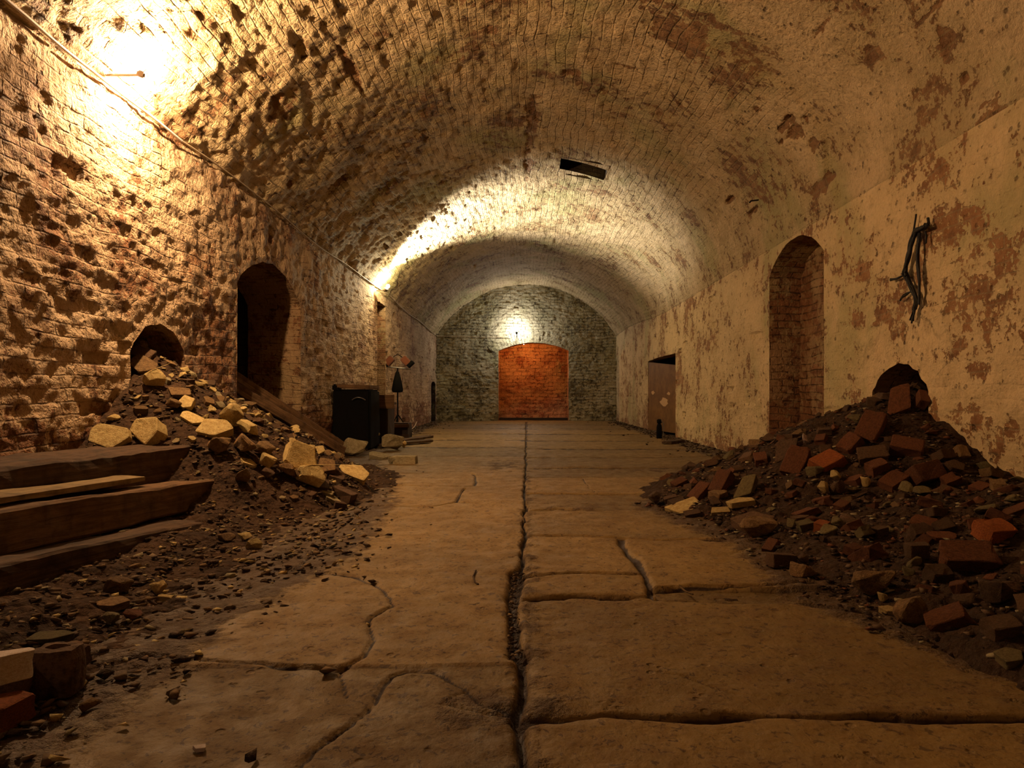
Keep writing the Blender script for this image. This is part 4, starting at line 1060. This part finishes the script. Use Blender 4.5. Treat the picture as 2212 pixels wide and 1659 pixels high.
# lamp three on the end wall
L3 = world(1116, 712, Y=D-.42)
t = empty('wall_lamp', L3, 'white glaring lamp above the red brick doorway in the end wall', 'lamp')
bulb('bulb3', t, (0, 0, 0), .05)
lathe('lamp_holder', [(.02, 0), (.035, .02), (.035, .08), (.02, .09)], M['black'], t, (0, 0, -.15))
tube('arm', [(0, 0, -.15), (0, .1, -.16), (0, .42, -.15)], .012, M['black'], t, 2, False)
tube('arm', [(.06, .06, .04), (.02, .10, .07), (.03, .26, .02), (.07, .38, -.04)], .006, M['black'], t, 2)
# orange lamp in the room beyond, under its crown
L4 = world(1131, 742, Y=D+.85*h)
t = empty('hanging_lamp', L4, 'orange lamp glowing just under the arch of the red brick doorway', 'lamp')
bulb('bulb4', t, (0, 0, 0), .04)
tube('cord', [(0, 0, .03), (0, 0, 3.55*h-L4.z)], .006, M['black'], t, 2, False)
# unseen fill lamp added behind the camera, left wall, in line with the cable
L0 = V3(-3.2, -2.2, 3.6)
t = empty('wall_lamp', L0, 'unseen warm fill lamp added on the left wall behind the viewer', 'lamp')
bulb('fill_bulb', t, (0, 0, 0), .05)
lathe('lamp_holder', [(.028, 0), (.034, .02), (.034, .07), (.022, .085)], M['conduit'], t, (0, 0, -.14))
box('mounting_arm', (-.17, 0, -.13), (.30, .03, .025), M['conduit'], t, .004)

# ------------------------------------------------------------------ things along the far left wall
b = V3(-3.22, 12.75, 0)
t = empty('storage_bin', b, 'large black bin with a plank laid over its top against the left wall', 'bin')
box('body', (0, 0, .56*h), (.70*h, .8*h, 1.12*h), M['black'], t, .03, None, .012, 3)
box('lid', (.03*h, 0, 1.17*h), (.62*h, .86*h, .07*h), M['wood_m'], t, .01, Euler((0, .03, 0)).to_quaternion(), .006, 4)
box('corner_cap', (-.27*h, -.38*h, 1.15*h), (.16*h, .1*h, .13*h), M['black'], t, .02)
tube('handle', [(.02*h, -.42*h, .92*h), (.08*h, -.46*h, .97*h), (.20*h, -.46*h, .97*h), (.26*h, -.42*h, .92*h)], .009, M['steel'], t, 2)
b = V3(-2.95, 13.9, 0)
t = empty('wooden_crate', b, 'dark brown wooden crate standing behind the black bin', 'crate')
box('body', (-.12*h, 0, .40*h), (.55*h, .7*h, .80*h), M['dkbrown'], t, .012, None, .01, 8)
box('board', (-.06*h, -.37*h, .88*h), (.70*h, .06*h, .28*h), M['wood_m'], t, .008, None, .006, 9)
box('board', (-.12*h, 0, .84*h), (.62*h, .74*h, .05*h), M['wood_d'], t, .006)
b = V3(-2.78, 15.0, 0)
t = empty('small_crate', b, 'small dark crate at the end of the junk on the left, nearest the lamp stand', 'crate')
box('body', (0, 0, .20*h), (.36*h, .5*h, .40*h), M['dkbrown'], t, .01, None, .01, 12)
box('slat', (0, -.27*h, .34*h), (.42*h, .04*h, .07*h), M['wood_m'], t, .004)
box('slat', (0, -.27*h, .12*h), (.40*h, .04*h, .07*h), M['wood_d'], t, .004)
beam('wooden_plank', V3(-2.8, 12.9, .05), V3(-2.05, 14.2, .05), .22*h, .06*h, 'wood_d', 'black plank flat on the floor before the crates', 'plank', seed=31, rough=.01)
beam('wooden_plank', V3(-2.9, 13.4, .05), V3(-2.3, 15.6, .05), .30*h, .06*h, 'wood_d', 'dark broad plank on the floor behind the black one', 'plank', seed=32, rough=.01)
tag(tube('white_stick', [world(865, 931, Z=.14), world(892, 936, Z=.13)], .014, M['white'], None, 2, False), 'short white stick lying on the dark planks by the crates', 'stick')
tag(tube('bent_rod', [V3(-3.35, 15.9, .06), V3(-3.2, 17.6, .03), V3(-3.15, 19, .10), V3(-3.3, 20.2, .22)], .012, M['cable'], None, 2), 'thin bent rod at the foot of the far left wall', 'rod')
# twin work light on a stand, dark tapered shape on its pole
sx = world(859, 795, X=-3.32*h)
b = Vector((sx.x, sx.y, 0)); s = F/b.y
t = empty('work_light_stand', b, 'tripod stand carrying two orange work lights against the left wall', 'work light')
zb = sx.z
tube('pole', [(0, 0, .12), (0, 0, zb)], .016, M['black'], t, 2, False)
tube('crossbar', [(-.30*h, 0, zb+.03), (.35*h, 0, zb-.02)], .014, M['steel'], t, 2, False)
for a in (0, 2.1, 4.2):
    tube('leg', [(0, 0, .45), (.30*math.cos(a+.4), .30*math.sin(a+.4), .01)], .011, M['black'], t, 2, False)
for sgn in (-1, 1):
    q = Euler((0, -sgn*.75, 0)).to_quaternion()
    hd = box('lamp_head', (sgn*.21*h, 0, zb+.18*h), (.17*h, .16*h, .23*h), M['lamp_o'], t, .012, q)
    off = q @ Vector((0, 0, -.11*h))
    box('front_rim', (sgn*.21*h+off.x+sgn*.05*h*1, -.0, zb+.18*h+off.z+.00), (.19*h, .18*h, .10*h), M['black'], hd, .01, q)
    tube('yoke', [(sgn*.30*h, 0, zb), (sgn*.33*h, 0, zb+.12*h)], .009, M['black'], t, 2, False)
tube('head_handle', [(-.12*h, 0, zb+.28*h), (0, 0, zb+.36*h), (.12*h, 0, zb+.28*h)], .008, M['black'], t, 2, False)
t = lathe('dark_shape', [(.015, .55*h), (.05*h, .50*h), (.11*h, .28*h), (.15*h, .06*h), (.13*h, 0), (.06*h, -.01)], M['black'], None, (0, 0, 0)); t.scale = (1, .6, 1)
t.location = (b.x, b.y-.03, zb-.62*h); tag(t, 'dark tapered shape on the pole of the work light stand', 'cloth')

# ------------------------------------------------------------------ things on the right
b = world(1424, 947, Z=0)
t = empty('metal_canister', b, 'small dark bottle shaped canister standing before the right doorway', 'canister')
lathe('body', [(.05, 0), (.055, .01), (.055, .22), (.045, .27), (.022, .30)], M['black'], t)
lathe('valve', [(.02, .29), (.045, .31), (.05, .36), (.03, .385)], M['black'], t)
tube('hose', [(.03, -.03, .36), (.08, -.04, .30), (.07, -.04, .05)], .008, M['steel'], t, 2)
beam('floor_board', V3(2.90, 13.9, .03), V3(3.35, 14.6, .03), .20*h, .05*h, 'wood_d', 'dark board lying flat on the floor before the right doorway', 'board', seed=41)
# brown door panel standing open inside the right doorway
dA = Vector((W+.03, 19.80*h, 0)); dB = Vector((W+.62*h, 16.30*h, 0)); dd = (dB-dA); dl = dd.length
bm = bmesh.new(); bmesh.ops.create_cube(bm, size=1, matrix=Matrix.LocRotScale(Vector((dl/2, 0, 1.0*h)), None, Vector((dl, .05, 1.98*h))))
for v_ in bm.verts:
    if v_.co.z > h and v_.co.x > dl/2: v_.co.z -= .30*h
bmesh.ops.bevel(bm, geom=bm.edges[:], offset=.005, segments=1)
do = bm_obj('door_1', bm, M['doorp']); do.location = dA; do.rotation_euler = (0, 0, math.atan2(dd.y, dd.x)); tag(do, kind='structure')
def peel(px, py, sc, seed):
    # point of the door under that sight line
    a = (px-VX)/F; yy = (dA.y-dA.x*dd.y/dd.x)/(1-a*dd.y/dd.x); p = world(px, py, Y=yy)
    u = (Vector((p.x, p.y, 0))-dA).length; r = random.Random(seed)
    bm = bmesh.new(); vs = [bm.verts.new((u+sc*2.6*math.cos(k*.63)*r.uniform(.6, 1.1), -.027, p.z+sc*math.sin(k*.63)*r.uniform(.6, 1.1))) for k in range(10)]
    f = bm.faces.new(vs); bmesh.ops.translate(bm, vec=(0, -.003, 0), verts=vs); e = bmesh.ops.extrude_face_region(bm, geom=[f]); bmesh.ops.translate(bm, vec=(0, .004, 0), verts=[g for g in e['geom'] if isinstance(g, bmesh.types.BMVert)])
    bm_obj('peeled_patch', bm, M['peel'], do)
peel(1437, 868, .13*h, 1); peel(1413, 848, .06*h, 2); peel(1447, 850, .05*h, 3)

# frayed black wires on the right wall
t = empty('wire_bundle', world(1975, 480, X=W-.05), 'frayed bundle of black wires hanging from a hole high on the right wall', 'wires')
def wl(px, py, out=.04): return world(px, py, X=W-out)-t.location
rw = random.Random(9)
def strand(name, pl, rad, out=.045, jit=3.0, res=2):
    p = [wl(x+rw.uniform(-jit, jit), y+rw.uniform(-jit, jit), out+rw.uniform(-.01, .02)) for x, y in pl]
    return tube(name, p, rad*1.7, M['wire'], t, res)
for k in range(9): strand('wire', [(2002, 486), (1998, 492), (1985, 495), (1975, 505), (1968, 530), (1962, 552), (1956, 575), (1953, 592)], .0065, .05, 4.5)
for k in range(5): strand('wire', [(1985, 500), (1983, 530), (1982, 560), (1984, 590), (1987, 620), (1984, 655)], .004, .045, 3)
for k in range(8): strand('wire', [(1954, 590), (1964, 612), (1974, 632), (1980, 650), (1974, 672), (1968, 695)][:5 if k % 2 else 6], .004, .04, 5)
for k in range(3): strand('wire', [(1952, 594), (1942, 600), (1934, 604), (1922, 602+k*2)], .0035, .035, 1.5)
for k in range(3): strand('wire', [(1972, 628), (1960, 632+3*k), (1948, 640+2*k), (1944, 648)], .0025, .035, 1.5)
strand('wire', [(1979, 462), (1977, 475), (1974, 495), (1970, 515)], .004, .03, 1)
strand('wire', [(2004, 470), (2006, 482), (2003, 492)], .006, .04, 1)
strand('wire', [(1998, 500), (2001, 510), (2000, 525)], .004, .04, 1)
# small iron hook and sticks in the vault plaster
tag(tube('iron_hook', [world(1619, 438, Y=9.7*h), world(1622, 434, Y=9.7*h), world(1638, 432, Y=9.75*h)], .010, M['wire'], None, 2, False), 'short black iron hook fixed high on the right haunch of the vault', 'hook')
tag(tube('twig', [world(1470, 1268, Z=.01), world(1480, 1277, Z=.012), world(1497, 1284, Z=.01)], .004, M['stone2'], None, 2, False), 'thin pale twig on the floor right of the diagonal joint', 'twig')
tag(tube('twig', [world(1028, 1232, Z=.01), world(1022, 1245, Z=.012), world(1026, 1258, Z=.01), world(1033, 1262, Z=.01)], .004, M['wood_d'], None, 2, False), 'curved dark twig on the slab left of the centre joint', 'twig')

# ------------------------------------------------------------------ nearest things, lower left
p0 = world(93, 1515, Z=0)
t = empty('hollow_brick', p0, 'reddish hollow brick standing on end near the lower left corner', 'brick')
def hollow():
    bm = bmesh.new(); n = 28; rings = []
    def sq(r, k, p=5):
        a = 2*math.pi*k/n; c, s = math.cos(a), math.sin(a); q = (abs(c)**p+abs(s)**p)**(-1/p); return r*q*c, r*q*s
    for (kind, r, z) in (('o', .050, 0), ('o', .054, .04), ('o', .053, .10), ('o', .048, .128), ('i', .026, .130), ('i', .022, .10), ('i', .022, .03)):
        ring = []
        for k in range(n):
            x, y = sq(r, k) if kind == 'o' else (r*1.1*math.cos(2*math.pi*k/n), r*.8*math.sin(2*math.pi*k/n))
            nn = float(vnoise(x*60, y*60, z*40, 5))*.004; ring.append(bm.verts.new((x*1.15*(1+nn*20*.5), y*(1+nn*20*.5), z+nn)))
        rings.append(ring)
    for i in range(len(rings)-1):
        for k in range(n): bm.faces.new((rings[i][k], rings[i][(k+1) % n], rings[i+1][(k+1) % n], rings[i+1][k]))
    bm.faces.new(rings[0][::-1]); bm.faces.new(rings[-1]); return bm
o = bm_obj('body', hollow(), M['brick2'], t); o.location = (0, .055, .0); o.rotation_euler = (-.05, 0, .15)
q = world(88, 1432, Z=.09)
zf = hmoundL
place('brick', WHOLE[1], M['brick2'], Vector((q.x-.01, q.y+.09, .06)), (.13, .10, .06), .1, (.15, 0), Vector((0, 0, 1)), 'flat brown brick lying behind the hollow brick', 'brick')
q = world(8, 1428, Z=.22)
o = place('concrete_block', SLABS[3], M['white'], Vector((q.x-.055, q.y+.03, .19)), (.22, .20, .07), 2.5, (.10, .20), Vector((0, 0, 1)), 'pinkish white concrete chunk cut by the left edge of the frame', 'concrete block')
q = world(5, 1560, Z=.03)
place('brick', WHOLE[2], M['orange'], Vector((q.x-.07, q.y+.05, .035)), (.17, .10, .065), -.1, (0, 0), Vector((0, 0, 1)), 'bright orange brick in the lower left corner', 'brick')
q = world(125, 1415, Z=.10)
place('stone', ROCKS[2], M['stone'], Vector((q.x-.02, q.y, .10)), (.06, .05, .04), .1, (0, 0), Vector((0, 0, 1)), 'small pale stone between the white chunk and the hollow brick', 'stone')
place('brick', BRICKS[4], M['brick2'], Vector((world(10, 1500, Z=.08).x-.10, world(10, 1500, Z=.08).y+.10, .05)), (.18, .16, .11), .4, (.1, 0), Vector((0, 0, 1)), 'dark brick under the pinkish white concrete chunk', 'brick')

# ------------------------------------------------------------------ world, camera, view
w = bpy.data.worlds.new('World'); bpy.context.scene.world = w; w.use_nodes = True
w.node_tree.nodes['Background'].inputs[0].default_value = (1, .6, .3, 1); w.node_tree.nodes['Background'].inputs[1].default_value = .0
cam = bpy.data.cameras.new('camera'); co = bpy.data.objects.new('camera', cam); C.objects.link(co)
co.location = (0, 0, H); co.rotation_euler = (math.pi/2, 0, 0)
cam.sensor_width = 36; cam.lens = F/2212*36; cam.shift_x = -(VX-1106)/2212; cam.shift_y = (VY-829.5)/2212; cam.clip_start = .05
bpy.context.scene.camera = co
vs = bpy.context.scene.view_settings
vs.view_transform = 'Standard'; vs.look = 'None'; vs.gamma = 1; vs.use_curve_mapping = False; vs.exposure = 0.15
